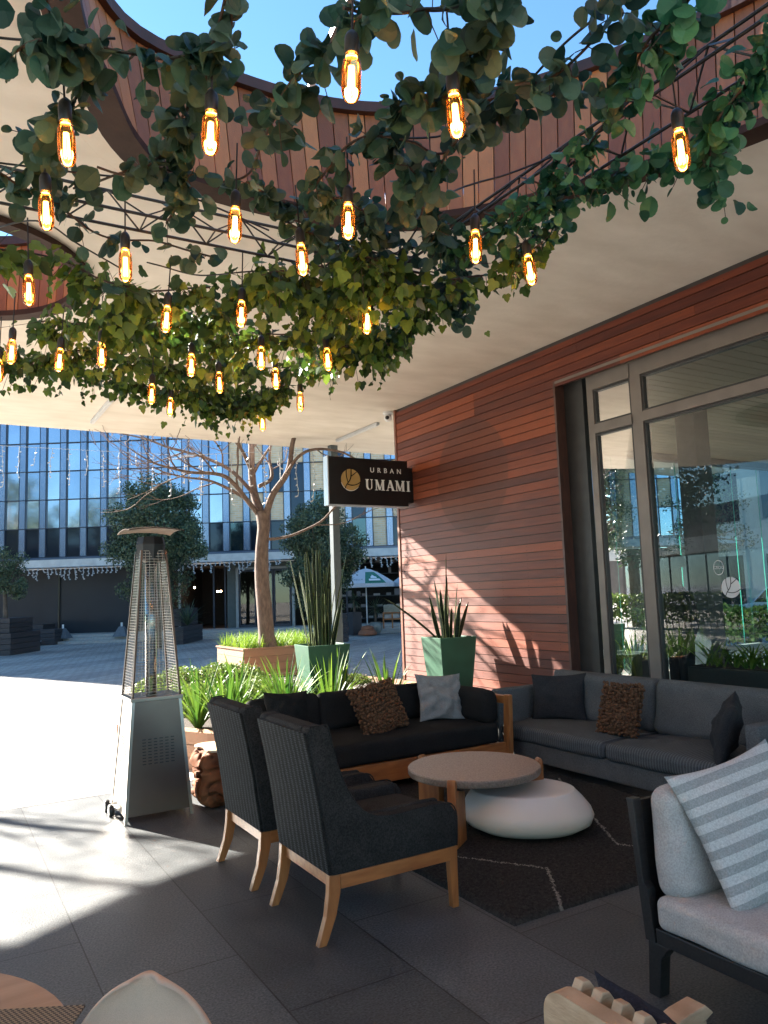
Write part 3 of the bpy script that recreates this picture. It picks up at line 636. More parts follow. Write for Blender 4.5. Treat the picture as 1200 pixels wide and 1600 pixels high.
def cushion(name, mb, m, loc, rot, label, sub=None):
    o = mb.build(name, m, None, smooth=True, merge=True); place(o, loc, rot); return tag(o, label, 'cushion')
ballA = ballcushion(.48, .44, .16, 17, 3)
cushion('ball_cushion', ballA, M_knit, (3.36, 5.66, .425), (R_(-24), R_(-9), R_(8)), 'square brown cushion covered in felt balls leaning on the black timber-framed sofa')
cushion('linen_cushion', pillow(.46, .44, .17, 8, wr=.022), M_greycush, (4.02, 5.80, .425), (R_(-20), R_(3), R_(-12)), 'crumpled grey cushion at the right end of the black timber-framed sofa, half lit by sun')
cushion('linen_cushion', pillow(.44, .40, .17, 18, wr=.016), M_blackcloth, (2.56, 5.90, .43), (R_(-16), R_(4), R_(10)), 'black cushion at the left end of the timber sofa, just showing above the armchair backs')

# ---- grey upholstered sofa along the window
so2 = thing('grey_sofa', (5.02, 4.42, 0), 0, 'wide grey upholstered sofa standing along the tall window', 'sofa')
mb = MB(); rbox(mb, (.02, 0, .15), (.86, 2.52, .17), .02, m=6); mb.build('base', M_greysofa, so2, smooth=True, merge=True)
mb = MB(); rbox(mb, (.405, 0, .45), (.12, 2.72, .66), .03, m=6); mb.build('backrest', M_greysofa, so2, smooth=True, merge=True)
for s in (1, -1):
    mb = MB(); rbox(mb, (0, s*1.31, .365), (.90, .11, .60), .022, nz=.003, m=6); mb.build('arm', M_greysofa, so2, smooth=True, merge=True)
for s in (1, -1):
    mb = MB(); rbox(mb, (-.045, s*.628, .295), (.80, 1.245, .145), .05, puff=.03, nz=.010, seed=5+s, m=14, freq=6); mb.build('seat_cushion', M_greyseat, so2, smooth=True, merge=True)
    mb = MB(); rbox(mb, (0, 0, 0), (.19, 1.235, .44), .075, nz=.022, seed=11+s, m=14, freq=4.5); o = mb.build('back_cushion', M_greysofa, so2, smooth=True, merge=True); o.location = (.255, s*.622, .575); o.rotation_euler = (0, R_(9), 0)
for x in (-.36, .36):
    for y in (-1.2, 1.2): MB().box(x-.025, y-.025, 0, x+.025, y+.025, .066).build('leg', M_black, so2)
cushion('linen_cushion', pillow(.54, .44, .19, 21, wr=.008), M_charcush, (5.00, 5.34, .37), (R_(-16), R_(-3), R_(-62)), 'plain charcoal cushion in the far corner of the grey sofa beside the timber wall')
cushion('ball_cushion', ballcushion(.40, .44, .15, 15, 8), M_knit, (4.83, 4.50, .375), (R_(-20), 0, R_(-84)), 'square brown felt-ball cushion standing in the middle of the grey sofa')
cushion('linen_cushion', pillow(.46, .44, .19, 33, wr=.010), M_charcush, (4.78, 3.52, .37), (R_(-18), R_(6), R_(-146)), 'charcoal cushion wedged against the near arm of the grey sofa')

# ---- round coffee table
ct = thing('round_coffee_table', (3.185, 4.255, .022), 0, 'round stone-topped coffee table held in three rounded oak legs above the rug', 'coffee table')
M_stone = mat('brown_speckled_stone', (.36, .28, .215), (.22, .17, .13), rough=.26, scale=90, detail=5, bump=.1, contrast=(.35, .65), rough2=.45)
MB().lathe([(.40, .348), (.442, .352), (.448, .362), (.448, .392), (.442, .398), (.0, .398)][::1], seg=72).build('tabletop', M_stone, ct, smooth=True, angle=R_(35))
for a in (-144, -17, 104):
    c, s = math.cos(R_(a)), math.sin(R_(a)); M = Matrix.Rotation(R_(a), 4, 'Z')
    mb = MB(); mb.M = M
    pr = [(.455, .37), (.462, .40), (.478, .412), (.494, .40), (.50, .37), (.50, .0), (.30, .0), (.30, .30), (.452, .34)]
    mb.prism(pr, lambda p: (p[0], -.028, p[1]), lambda p: (p[0], .028, p[1])); mb.build('leg', M_oakz, ct, bevel=.010, merge=True, smooth=True, angle=R_(50))
# ---- white pebble table
M_pebble = mat('cream_pebble', (.84, .79, .71), (.80, .75, .67), rough=.38, scale=3)
pb = MB(); seg = 64; prof = [(0, .0), (.20, .0), (.31, .02), (.385, .06), (.41, .11), (.40, .155), (.365, .21), (.330, .252), (.322, .263), (.316, .265), (.24, .262), (0, .264)]
vs = []; fs = []
for r_, z in prof:
    for k in range(seg):
        q = 2*math.pi*k/seg; wv = 1+.035*math.cos(2*q+.6)+.02*math.cos(3*q+1.2)
        sh = (z/.268)*.04; vs.append((r_*wv*math.cos(q)*1.08-sh*.9, r_*wv*math.sin(q)*.96+sh*.5, z))
for i in range(len(prof)-1):
    for k in range(seg): k2 = (k+1) % seg; fs.append((i*seg+k, i*seg+k2, (i+1)*seg+k2, (i+1)*seg+k))
pb.add(vs, fs); o = pb.build('pebble_table', M_pebble, None, smooth=True, merge=True); place(o, (3.415, 3.985, .022), (0, 0, R_(-35))); o.scale = (.94, .94, 1)
tag(o, 'low cream pebble-shaped side table tucked under the edge of the coffee table', 'side table')

# ---- shaggy rug with pale diamond lines
def rug():
    m = mat('charcoal_shag', (.024, .023, .022), (.052, .049, .046), rough=.95, scale=45, sheen=.0, contrast=(.3, .7), spec=.1)
    N, L = nodes_of(m); b = N['Principled BSDF']; base = b.inputs['Base Color'].links[0].from_socket
    tc = N.new('ShaderNodeTexCoord'); s = N.new('ShaderNodeSeparateXYZ'); L.new(tc.outputs['Object'], s.inputs[0])
    nz = N.new('ShaderNodeTexNoise'); nz.inputs['Scale'].default_value = 7; L.new(tc.outputs['Object'], nz.inputs[0])
    at = N.new('ShaderNodeAttribute'); at.attribute_name = 'rnd'
    mx = N.new('ShaderNodeMix'); mx.data_type = 'RGBA'; mx.inputs[7].default_value = (.36, .33, .29, 1); L.new(at.outputs['Fac'], mx.inputs[0]); L.new(base, mx.inputs[6]); L.new(mx.outputs[2], b.inputs['Base Color'])
    nb = N.new('ShaderNodeTexNoise'); nb.inputs['Scale'].default_value = 140; nb.inputs['Detail'].default_value = 3; L.new(tc.outputs['Object'], nb.inputs[0])
    bp = N.new('ShaderNodeBump'); bp.inputs['Strength'].default_value = 1; bp.inputs['Distance'].default_value = .012; L.new(nb.outputs['Fac'], bp.inputs['Height']); L.new(bp.outputs[0], b.inputs['Normal'])
    x0, x1, y0, y1 = 2.42, 4.62, 2.97, 5.85; nx, ny = 270, 350; mb = MB(); vs = []; fs = []
    for i in range(nx+1):
        for j in range(ny+1):
            x = x0+(x1-x0)*i/nx; y = y0+(y1-y0)*j/ny; e = min(x-x0, x1-x, y-y0, y1-y); h = .022*min(1, e/.012)**.5
            jx = noise.noise(Vector((x*9, y*9, 1)))*.006; z = h+(noise.noise(Vector((x*60, y*60, 0)))*.004+noise.noise(Vector((x*17, y*17, 5)))*.003 if e > 0 else 0)
            vs.append((x+jx+random.uniform(-.002, .002), y+jx+random.uniform(-.002, .002), z+random.uniform(-.0035, .0035)*(e > 0)))
    ZZ = [[(2.42, 4.32), (2.736, 3.824), (3.022, 3.392), (2.684, 2.915)], [(4.5, 4.85), (3.948, 3.946), (3.635, 3.434), (4.05, 2.95)], [(2.42, 4.75), (3.0, 5.5), (3.3, 5.85)], [(3.35, 5.85), (4.0, 5.0), (4.62, 5.75)], [(3.022, 3.392), (3.28, 3.46)], [(3.635, 3.434), (3.42, 3.40)]]
    def dseg(x, y):
        m_ = 9
        for P in ZZ[:4]:
            for (ax, ay), (bx, by) in zip(P, P[1:]):
                t = max(0, min(1, ((x-ax)*(bx-ax)+(y-ay)*(by-ay))/((bx-ax)**2+(by-ay)**2))); m_ = min(m_, math.hypot(x-ax-t*(bx-ax), y-ay-t*(by-ay)))
        return m_
    mb.add(vs, [], 0)
    for i in range(nx):
        for j in range(ny):
            q = i*(ny+1)+j; v = vs[q]; d = dseg(v[0]+noise.noise(Vector((v[0]*25, v[1]*25, 3)))*.010, v[1]); mb.f.append((q, q+ny+1, q+ny+2, q+1)); mb.r.append(random.uniform(.35, 1) if d < .0075+random.uniform(-.003, .003) else random.random()**3*.07)
    o = mb.build('shag_rug', m, None, smooth=True); tag(o, 'charcoal shaggy rug with thin pale diamond lines under the coffee table', 'rug')
rug()

# ---- pale two-seat lounge with black frame, right edge
lo = thing('lounge_sofa', (2.46, 2.20, 0), 0, 'pale grey cushioned lounge sofa with a black wooden frame at the right edge', 'sofa')
mb = MB(); mb.box(0, -.80, .205, .035, -.045, .262); mb.box(1.75, -.80, .205, 1.785, -.045, .262); mb.box(.036, -.80, .205, 1.749, -.765, .262); mb.box(.036, -.08, .205, 1.749, -.045, .262); mb.box(.036, -.764, .225, 1.749, -.081, .25)
mb.build('seat_frame', M_blackwood, lo, bevel=.003, merge=True)
for x in (0, 1.73):
    mb = MB(); mb.prism([(-.105, .2035), (-.003, .2035), (.012, .0), (-.042, .0), (-.06, .15), (-.09, .19)], lambda p: (x+.002, p[0]-.0, p[1]), lambda p: (x+.057, p[0], p[1])); mb.build('leg', M_blackwood, lo, bevel=.003, merge=True)
    mb = MB(); mb.prism([(-.86, .2045), (-.74, .2045), (-.80, .15), (-.815, 0), (-.86, 0)], lambda p: (x, p[0], p[1]), lambda p: (x+.055, p[0], p[1])); mb.build('leg', M_blackwood, lo, bevel=.003, merge=True)
mb = MB()
for x in (-.003, 1.743): mb.prism([(-.042, .2045), (.007, .2045), (.055, .70), (.06, .735), (.025, .735), (-.0, .42), (-.02, .40)], lambda p: (x, p[0], p[1]), lambda p: (x+.045, p[0], p[1]))
mb.hexa([(.046, -.002, .27), (1.739, -.002, .27), (1.739, .012, .27), (.046, .012, .27)], [(.046, .028, .725), (1.739, .028, .725), (1.739, .045, .725), (.046, .045, .725)])
mb.build('back_frame', M_blackwood, lo, bevel=.003, merge=True)
mb = MB(); rbox(mb, (.885, -.43, .322), (1.79, .76, .125), .035, puff=.015, nz=.006, seed=3, m=14); mb.build('seat_cushion', M_linen, lo, smooth=True, merge=True)
mb = MB(); rbox(mb, (0, 0, 0), (.82, .15, .42), .065, nz=.020, seed=6, m=10, freq=5); o = mb.build('back_cushion', M_linen, lo, smooth=True, merge=True); place(o, (.45, -.075, .575), (R_(-7), 0, 0))
mb = MB(); rbox(mb, (0, 0, 0), (.84, .16, .46), .07, nz=.022, seed=16, m=10, freq=5); o = mb.build('back_cushion', M_linen2, lo, smooth=True, merge=True); place(o, (1.31, -.085, .60), (R_(-9), 0, 0))
cushion('striped_cushion', pillow(.60, .56, .17, 5, wr=.008), M_stripe, (2.87, 1.84, .375), (R_(-26), R_(-8), R_(-6)), 'large white and grey striped cushion leaning on the pale lounge sofa')

# ---- slatted timber chair, bottom right corner
sc = thing('slatted_chair', (1.165, 1.345, 0), 0, 'pale teak slatted armchair with a curved rail, cut off by the bottom right corner', 'armchair')
W = .60
def arch(y0, y1, z0, z1, r, n=6):
    P = [(y1, z0), (y1, z1-r)]+[(y1-r+r*math.cos(a), z1-r+r*math.sin(a)) for a in [math.pi/2*k/n for k in range(1, n+1)]]
    P += [(y0+r+r*math.cos(a), z1-r+r*math.sin(a)) for a in [math.pi/2+math.pi/2*k/n for k in range(0, n+1)]]+[(y0, z0)]
    return P
o1 = arch(-W, 0, .30, .74, .055); i1 = arch(-W+.06, -.06, .30, .665, .03)
mb = MB(); n = len(o1)
for i in range(n-1):
    a, b, c, d = o1[i], o1[i+1], i1[i+1], i1[i]
    mb.hexa([(0, *a), (0, *b), (0, *c), (0, *d)], [(.045, *a), (.045, *b), (.045, *c), (.045, *d)])
mb.box(0, -W, .24, .045, 0, .30); mb.build('back_frame', M_palewood, sc, merge=True)
mb = MB()
for k in range(9):
    y = -.055-k*.055
    pts = [(.02, .31), (.018, .60), (.018, .70), (.022, .735), (.035, .755), (.055, .752), (.068, .735), (.066, .70), (.06, .6), (.055, .31)]
    mb.prism(pts, lambda p: (p[0]+.022, y-.013, p[1]), lambda p: (p[0]+.022, y+.013, p[1]))
mb.build('slats', M_palewood, sc, bevel=.003, merge=True)
for y in (-.05, -W-.0):
    mb = MB(); mb.prism([(.05, .50), (.40, .575), (.47, .58), (.50, .555), (.47, .545), (.05, .465)], lambda p: (p[0], y, p[1]), lambda p: (p[0], y+.055, p[1])); mb.build('arm', M_palewood, sc, bevel=.006, merge=True)
    for x in (.03, .43): MB().box(x, y+.006, 0, x+.045, y+.05, .54 if x > .1 else .48).build('leg', M_palewood, sc)
mb = MB(); mb.box(.05, -W+.01, .24, .56, .0, .29); mb.build('seat_frame', M_palewood, sc)
mb = MB(); rbox(mb, (.33, -.30, .345), (.50, .52, .11), .04, puff=.02, nz=.005); mb.build('seat_cushion', M_navy, sc, smooth=True, merge=True)
cushion('navy_cushion', pillow(.50, .38, .15, 41), M_navy, (1.40, 1.10, .355), (R_(-14), R_(-3), R_(90)), 'dark navy cushion leaning in the pale slatted chair')

# ---- round dining table, placemat and shell chair, bottom left corner
rtb = thing('round_dining_table', (-.23, 1.77, 0), 0, 'round pale wood dining table cut off by the bottom left corner', 'table')
M_tabletop = mat('beech_tabletop', (.42, .25, .15), (.30, .165, .09), rough=.35, scale=3, stretch=(1, 9, 1), bump=.06, contrast=(.3, .7))
MB().lathe([(0, .715), (.47, .715), (.495, .725), (.50, .738), (.495, .75), (0, .752)], seg=72).build('tabletop', M_tabletop, rtb, smooth=True, angle=R_(30))
MB().lathe([(0, .0), (.26, .0), (.26, .015), (.05, .03), (.035, .1), (.035, .714), (0, .7145)], seg=32).build('pedestal', M_black, rtb, smooth=True, angle=R_(40))
M_weave = mat('woven_placemat', (.16, .12, .08), (.07, .055, .04), rough=.7)
def weave():
    N, L = nodes_of(M_weave); b = N['Principled BSDF']; tc = N.new('ShaderNodeTexCoord'); ch = N.new('ShaderNodeTexChecker'); ch.inputs['Scale'].default_value = 160
    ch.inputs[1].default_value = (.26, .20, .13, 1); ch.inputs[2].default_value = (.045, .035, .028, 1); L.new(tc.outputs['Object'], ch.inputs[0]); L.new(ch.outputs[0], b.inputs['Base Color'])
weave()
pm = MB(); pm.box(-.20, -.15, 0, .20, .15, .004); o = pm.build('placemat', M_weave); place(o, (.05, 1.764, .7535), (0, 0, R_(-28.5))); tag(o, 'dark woven rectangular placemat on the round dining table', 'placemat')
sh = thing('shell_chair', (.285, 1.50, 0), R_(152), 'beige upholstered shell chair pulled up to the dining table', 'chair')
sh.scale = (.74, .88, 1.0)
M_shell = fabric('beige_felt', (.56, .40, .30), (.63, .46, .35), bump=.2, wscale=500, spk=.12)
def shell():
    mb = MB(); vs = []; fs = []; nu, nv = 30, 40
    # centre line from front of the seat (v=0) over the pan up the back (v=1); local y forward (towards the table)
    for sgn in (0, 1):
        for j in range(nv+1):
            v = 1-(1-j/nv)**1.7
            if v < .45: cy, cz = .24-.44*(v/.45), .435-.02*math.sin(v/.45*math.pi)
            else: t = (v-.45)/.55; cy, cz = -.20-.10*t-.03*math.sin(t*math.pi), .435+.375*t**1.1
            hw = .235+.035*math.sin(min(1, v/.8)*math.pi) if v < .5 else .2675*math.sqrt(max(0.0, 1-((v-.5)/.505)**2.3))
            for i in range(nu+1):
                u = 2*i/nu-1; lift = abs(u)**2.6*.10*(1-min(1, max(0, (v-.3)/.5))**2); q_ = min(1, max(0, (v-.15)/.4)); fwd = abs(u)**2*.10*q_*q_*(3-2*q_)*(1-.6*v)
                off = .030*sgn
                x = hw*u*(1+.0*sgn); y = cy+fwd; z = cz+lift
                if v < .45: z -= off
                else: y -= off*.95; z -= off*.15*(1-v)
                vs.append((x, y, z))
    K = (nu+1)*(nv+1)
    for j in range(nv):
        for i in range(nu):
            a = j*(nu+1)+i; q = (a, a+1, a+nu+2, a+nu+1); fs.append(q); fs.append(tuple(K+t for t in reversed(q)))
    bd = [i for i in range(nu+1)]+[j*(nu+1)+nu for j in range(1, nv+1)]+[nv*(nu+1)+i for i in range(nu-1, -1, -1)]+[j*(nu+1) for j in range(nv-1, 0, -1)]
    for a, b in zip(bd, bd[1:]+bd[:1]): fs.append((b, a, K+a, K+b))
    mb.add(vs, fs); return mb
o = shell().build('seat_shell', M_shell, sh, smooth=True, merge=True)
for x in (-.2, .2):
    for y in (-.2, .2):
        mb = MB(); mb.tube([(x*.6, y*.6-.02, .40), (x*1.1, y*1.1, 0)], [.017, .011], 10); mb.build('leg', M_oakz, sh, smooth=True)

# ---- pyramid patio heater
ht = thing('patio_heater', (1.475, 6.095, 0), 0, 'tall pyramid-shaped stainless patio heater with a wire cage and square hood', 'patio heater')
M_steelw = mat('guard_wire_steel', (.34, .29, .25), (.22, .18, .15), rough=.35, metal=.8, scale=9)
def lvl(z): # half side of the pyramid at height z
    if z < .86: return .252-(.252-.185)*z/.86
    return .185-(.185-.098)*(z-.86)/(2.0-.86)
for sx in (-1, 1):
    for sy in (-1, 1):
        mb = MB(); P = []
        for z in (0.0, .86):
            a = lvl(z); t = .022; P.append([(sx*a, sy*a, z), (sx*(a-t), sy*a, z), (sx*(a-t), sy*(a-t), z), (sx*a, sy*(a-t), z)])
        if sx*sy < 0: P = [q[::-1] for q in P]
        mb.hexa(P[0], P[1]); mb.build('corner_post', M_steel, ht, merge=True)
        mb = MB(); P = []
        for z in (.861, 2.0):
            a = lvl(z)+.002; t = .015; P.append([(sx*a, sy*a, z), (sx*(a-t), sy*a, z), (sx*(a-t), sy*(a-t), z), (sx*a, sy*(a-t), z)])
        if sx*sy < 0: P = [q[::-1] for q in P]
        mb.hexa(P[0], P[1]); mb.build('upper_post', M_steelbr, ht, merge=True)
M_steelf = mat('shaded_steel_panel', (.17, .135, .115), (.15, .115, .10), rough=.34, metal=1, scale=3, rough2=.36)  # darker steel for the front panel alone, painting in its shaded side
def panel(axis, sg, m):
    mb = MB(); z0, z1 = .05, .855; a0, a1 = lvl(z0)-.006, lvl(z1)-.006; w0, w1 = a0-.016, a1-.016
    if axis == 'y': P = [(-w0, sg*a0, z0), (w0, sg*a0, z0), (w1, sg*a1, z1), (-w1, sg*a1, z1)]; Q = [(x, y-sg*.008, z) for x, y, z in P]
    else: P = [(sg*a0, -w0, z0), (sg*a0, w0, z0), (sg*a1, w1, z1), (sg*a1, -w1, z1)]; Q = [(x-sg*.008, y, z) for x, y, z in P]
    mb.hexa(P, Q); o = mb.build('side_panel', m, ht, merge=True); return o
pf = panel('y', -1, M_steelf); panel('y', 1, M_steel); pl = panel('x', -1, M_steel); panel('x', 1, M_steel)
def vents(face, par):
    mb = MB()
    for c in range(6):
        for r in range(9):
            z = .40+r*.022; a = lvl(z)-.0045; x = -.115+c*.042
            if face == 'y': mb.box(x, -a-.0015, z, x+.026, -a+.002, z+.006)
            else: mb.box(-a-.0015, x, z, -a+.002, x+.026, z+.006)
    mb.build('vent_slots', M_black, par)
vents('y', pf); vents('x', pl)
mb = MB(); mb.box(-.196, -.196, .857, .196, .196, .885); mb.build('burner_deck', M_steel, ht, bevel=.003, merge=True)
mb = MB()
for f in range(4):
    M = Matrix.Rotation(f*math.pi/2, 4, 'Z'); mb.M = M
    for k in range(52):
        z = .90+k*.0215; a = lvl(z)-.006; mb.tube([(-a+.014, -a, z), (a-.014, -a, z)], .0024, 4)
    for k in range(5):
        t = -.8+.4*k; a0, a1 = lvl(.89), lvl(1.99); mb.tube([(t*a0*.8, -a0+.004, .89), (t*a1*.8, -a1+.004, 1.99)], .0020, 4)
mb.M = None
mb.build('wire_guard', M_steelw, ht)
M_tubeglass = glass('flame_tube_glass', (.80, .84, .84), 5.0, 1.5, .08)
MB().lathe([(.045, .886), (.045, 1.97)], seg=24).build('flame_tube', M_tubeglass, ht, smooth=True)
mb = MB(); mb.lathe([(.03, 1.9), (.10, 1.93), (.115, 2.05), (.10, 2.11), (.02, 2.115)], seg=8); mb.build('burner_head', M_black, ht)
mb = MB(); K = 12; hw = .215; vs = []; fs = []
for i in range(K+1):
    for j in range(K+1):
        u, v = 2*i/K-1, 2*j/K-1; r_ = max(abs(u), abs(v)); vs.append((u*hw, v*hw, 2.150+.040*(1-(u*u+v*v)*.5)))
n0 = len(vs); vs += [(x*.985, y*.985, z-.006) for x, y, z in vs]
for i in range(K):
    for j in range(K): q = i*(K+1)+j; f = (q, q+K+1, q+K+2, q+1); fs.append(f); fs.append(tuple(n0+t for t in reversed(f)))
mb.add(vs, fs)
for i in range(K):
    for (a, b) in ((i, i+1), (K*(K+1)+i, K*(K+1)+i+1), (i*(K+1), (i+1)*(K+1)), (i*(K+1)+K, (i+1)*(K+1)+K)): mb.add([vs[a], vs[b], vs[n0+b], vs[n0+a]], [(0, 1, 2, 3)])
o = mb.build('hood', M_steelbr, ht, smooth=True, merge=True, angle=R_(40)); 
mb = MB(); mb.tube([(-.255, .02, .055), (-.255, .28, .055)], .008, 8); mb.build('axle', M_steel, ht)
for y in (.06, .22):
    mb = MB(); mb.M = Matrix.Translation((-.285, y, .045)) @ Matrix.Rotation(R_(90), 4, 'Y')
    mb.lathe([(.001, -.018), (.040, -.018), (.045, -.010), (.045, .010), (.040, .018), (.001, .018)], seg=24); o = mb.build('wheel', M_black, ht, smooth=True, angle=R_(40))
    mb = MB(); mb.M = Matrix.Translation((-.285, y, .045)) @ Matrix.Rotation(R_(90), 4, 'Y')
    mb.lathe([(.001, -.021), (.015, -.021), (.015, .021), (.001, .021)], seg=16); mb.build('hub', M_steel, o, smooth=True, angle=R_(40))

# ---- carved root stump stool
st = thing('root_stump', (2.06, 6.03, 0), 0, 'squat knotted tree-root block with a pale flat top beside the heater', 'stump stool')
M_root = mat('carved_root', (.27, .10, .04), (.06, .022, .012), rough=.8, spec=.2, scale=5, detail=8, bump=.7, bscale=8, contrast=(.3, .7))
M_roottop = mat('root_cut_face', (.62, .48, .34), (.46, .32, .2), rough=.55, scale=7, stretch=(1, 3, 1), contrast=(.3, .7))
mb = MB(); rbox(mb, (0, 0, .215), (.50, .46, .43), .09, m=22)
vs = []
for v in mb.v:
    v = Vector(v); q = Vector((v.x*5.5, v.y*5.5, v.z*6)); a = noise.noise(q+Vector((3, 1, 2))); d = abs(noise.noise(q*1.7))
    top = max(0, min(1, (.425-v.z)/.05)); hor = Vector((v.x, v.y, 0)); k = (1+(-.30*max(0, .16-d)/.16+a*.20)*top*(1 if v.z > .02 else .6))
    k *= 1-.22*(1-min(1, v.z/.14))*(1 if a < 0 else .4); vs.append((v.x*k, v.y*k, v.z))
mb.v = vs; mb.build('root_block', M_root, st, smooth=True, merge=True)
pts = [( .235*math.cos(t)*(1+.16*math.cos(4*t)*-1+.05*math.sin(3*t)), .215*math.sin(t)*(1+.16*math.cos(4*t)*-1)) for t in [2*math.pi*k/40 for k in range(40)]]
MB().prism(pts, lambda p: (*p, .425), lambda p: (*p, .442)).build('cut_top', M_roottop, st, bevel=.004, merge=True)

# ---- green tapered planters with snake plants
def green_pot(loc, rz, label):
    t = thing('tapered_planter', loc, rz, label, 'planter', 'green planters behind the sofas')
    a, b, h = .25, .185, .74; mb = MB()
    O = lambda s, z: [(-s, -s, z), (s, -s, z), (s, s, z), (-s, s, z)]
    V = O(b, 0)+O(a, h)+O(a-.022, h)+O(a-.03, h-.06)
    mb.add(V, [(3, 2, 1, 0)]+[(i, (i+1) % 4, 4+(i+1) % 4, 4+i) for i in range(4)]+[(4+i, 4+(i+1) % 4, 8+(i+1) % 4, 8+i) for i in range(4)]+[(8+i, 8+(i+1) % 4, 12+(i+1) % 4, 12+i) for i in range(4)])
    mb.build('planter_body', M_green, t, bevel=.004, merge=True)
    MB().box(-a+.028, -a+.028, h-.09, a-.028, a-.028, h-.055).build('soil', M_soil, t)
    return t
def blade(mb, base, tip_dir, L, w, bend, edge=None, twist=0, n=9, rnd=None, cup=.3, taper=1.6):
    """one strap leaf: base point, direction, length, half width, droop"""
    d = Vector(tip_dir).normalized(); side = d.cross(Vector((0, 0, 1)))
    side = side.normalized() if side.length > .05 else Vector((1, 0, 0)).cross(d).normalized()
    side = Matrix.Rotation(twist, 3, d) @ side; p = Vector(base); vs = []; r = random.random() if rnd is None else rnd
    for k in range(n+1):
        s = k/n; ww = w*(min(1, .55+s*1.8))*(max(0, 1-s**taper))**.75; nrm = side.cross(d).normalized()
        vs += [p-side*ww+nrm*ww*cup, p, p+side*ww+nrm*ww*cup]
        if edge is not None and ww > .002: edge[0].append(p-side*ww+nrm*ww*cup); edge[1].append(p+side*ww+nrm*ww*cup)
        d = (d+Vector((0, 0, -1))*bend/n).normalized(); p = p+d*(L/n)
    mb.add(vs, [(3*k, 3*k+1, 3*k+4, 3*k+3) for k in range(n)]+[(3*k+1, 3*k+2, 3*k+5, 3*k+4) for k in range(n)], r)
def snake_plant(loc, spec, label, seed):
    rnd = random.Random(seed); t = thing('snake_plant', loc, 0, label, 'plant', 'snake plants in the green planters')
    mb = MB(); me2 = MB()
    for dx, dy, L, w, lx, ly, bend in spec:
        e = ([], []); blade(mb, (dx, dy, -.02), (lx, ly, 1), L, w, bend, edge=e, twist=rnd.uniform(-1.4, 1.4), n=12, cup=.35, taper=3.2)
        for q in e:
            if len(q) > 3: me2.tube(q, .0022, 4)
    mb.build('leaves', M_snake, t, smooth=True); me2.build('leaf_margins', M_snakeedge, t)
    return t
pA = ond(503, 1018, 8.75); pB = ond(701, 1008, 9.35)
green_pot((pA.x, pA.y, .31), R_(-6), 'tall tapered green planter in the bed behind the timber sofa, holding the taller snake plant')
green_pot((pB.x, pB.y, .31), R_(-6), 'tall tapered green planter against the timber wall beside the grey sofa')
rnd = random.Random(4); spec = []
for k in range(46):
    a = rnd.uniform(0, 6.28); r0 = rnd.uniform(0, .15); tl = rnd.uniform(.0, .36)*(.3+r0*4)
    spec.append((r0*math.cos(a), r0*math.sin(a), rnd.uniform(.45, 1.32), rnd.uniform(.010, .024), tl*math.cos(a), tl*math.sin(a), rnd.uniform(-.03, .12)))
snake_plant((pA.x, pA.y, .995), spec, 'dense dark snake plant with many tall blades, in the planter left of the sign post', 2)
spec = [(.0, .0, 1.10, .040, .02, 0, 0), (-.06, .02, .80, .030, -.12, .02, .02), (.07, -.03, .72, .036, .10, -.02, .02), (-.11, .0, .92, .030, -.95, .30, .25), (-.10, .04, .60, .026, -.22, 0, .05), (.10, .02, .58, .026, .26, 0, .05),
        (.13, -.02, .52, .030, .34, -.05, .05), (-.03, .05, .66, .028, -.04, 0, 0), (.04, .06, .62, .028, .07, 0, 0), (.12, .05, .42, .026, .2, 0, 0), (-.13, -.03, .44, .024, -.3, 0, .05), (-.05, -.06, .50, .028, -.08, -.05, 0), (.06, -.08, .50, .03, .12, -.04, 0), (.0, -.05, .44, .026, .02, -.1, 0), (.02, .1, .82, .026, .10, .02, .03)]
snake_plant((pB.x, pB.y, .995), spec, 'sparse snake plant with one long blade leaning left, in front of the timber wall', 3)

# ---- sign box on the wall
sg = thing('restaurant_sign', (5.2, 9.06, 3.14), 0, 'black projecting box sign reading URBAN UMAMI with a gold disc, fixed to the timber wall', 'sign')
x0, x1, z0, z1 = 4.535, 5.80, 2.82, 3.475
MB().box(x0+.002, 9.0, z0+.003, x1, 9.12, z1).build('sign_face', M_signblack, sg, world=True, bevel=.003, merge=True)
mb = MB(); mb.box(x0-.016, 8.995, z0-.012, x0, 9.125, z1+.004); mb.box(x0-.001, 8.994, z0-.014, x1, 9.125, z0+.001); mb.build('metal_edge', M_alu, sg, world=True)
MB().box(x1+.001, 9.02, z0+.06, WX-.001, 9.2, z1-.09).build('wall_bracket', M_signblack, sg, world=True)
def logo(cx, cz, R, put, mg, md, par, thick):
    """gold disc crossed by three dark branches"""
    n = 48; d = MB(); d.prism([(cx+R*math.cos(2*math.pi*k/n), cz+R*math.sin(2*math.pi*k/n)) for k in range(n)], lambda p: put(p[0], p[1], 0), lambda p: put(p[0], p[1], thick))
    o = d.build('logo_disc', mg, par, world=True)
    b = MB()
    def stroke(P, w):
        P = spline(P, 5, False)
        for p, q in zip(P, P[1:]):
            t = (q-p).normalized()*.3*w; nn = Vector((-(q-p).y, (q-p).x)).normalized()*w/2; a, c = p-t, q+t
            b.prism([a-nn, c-nn, c+nn, a+nn], lambda v: put(cx+v[0]*R, cz+v[1]*R, thick+.0005), lambda v: put(cx+v[0]*R, cz+v[1]*R, thick*2))
    stroke([(-.62, -.80), (-.42, -.42), (-.12, -.05), (.02, .35), (.05, 1.0)], .085*R/R)
    stroke([(-.30, -.28), (-.42, .15), (-.48, .60), (-.45, .92)], .07)
    stroke([(.0, .30), (.35, .55), (.75, .85)], .08)
    stroke([(-.42, -.42), (.1, -.52), (.6, -.42), (.98, -.20)], .08)
    b.build('logo_branches', md, par, world=True); return o
put = lambda x, z, t: (x, 8.9985-t, z)
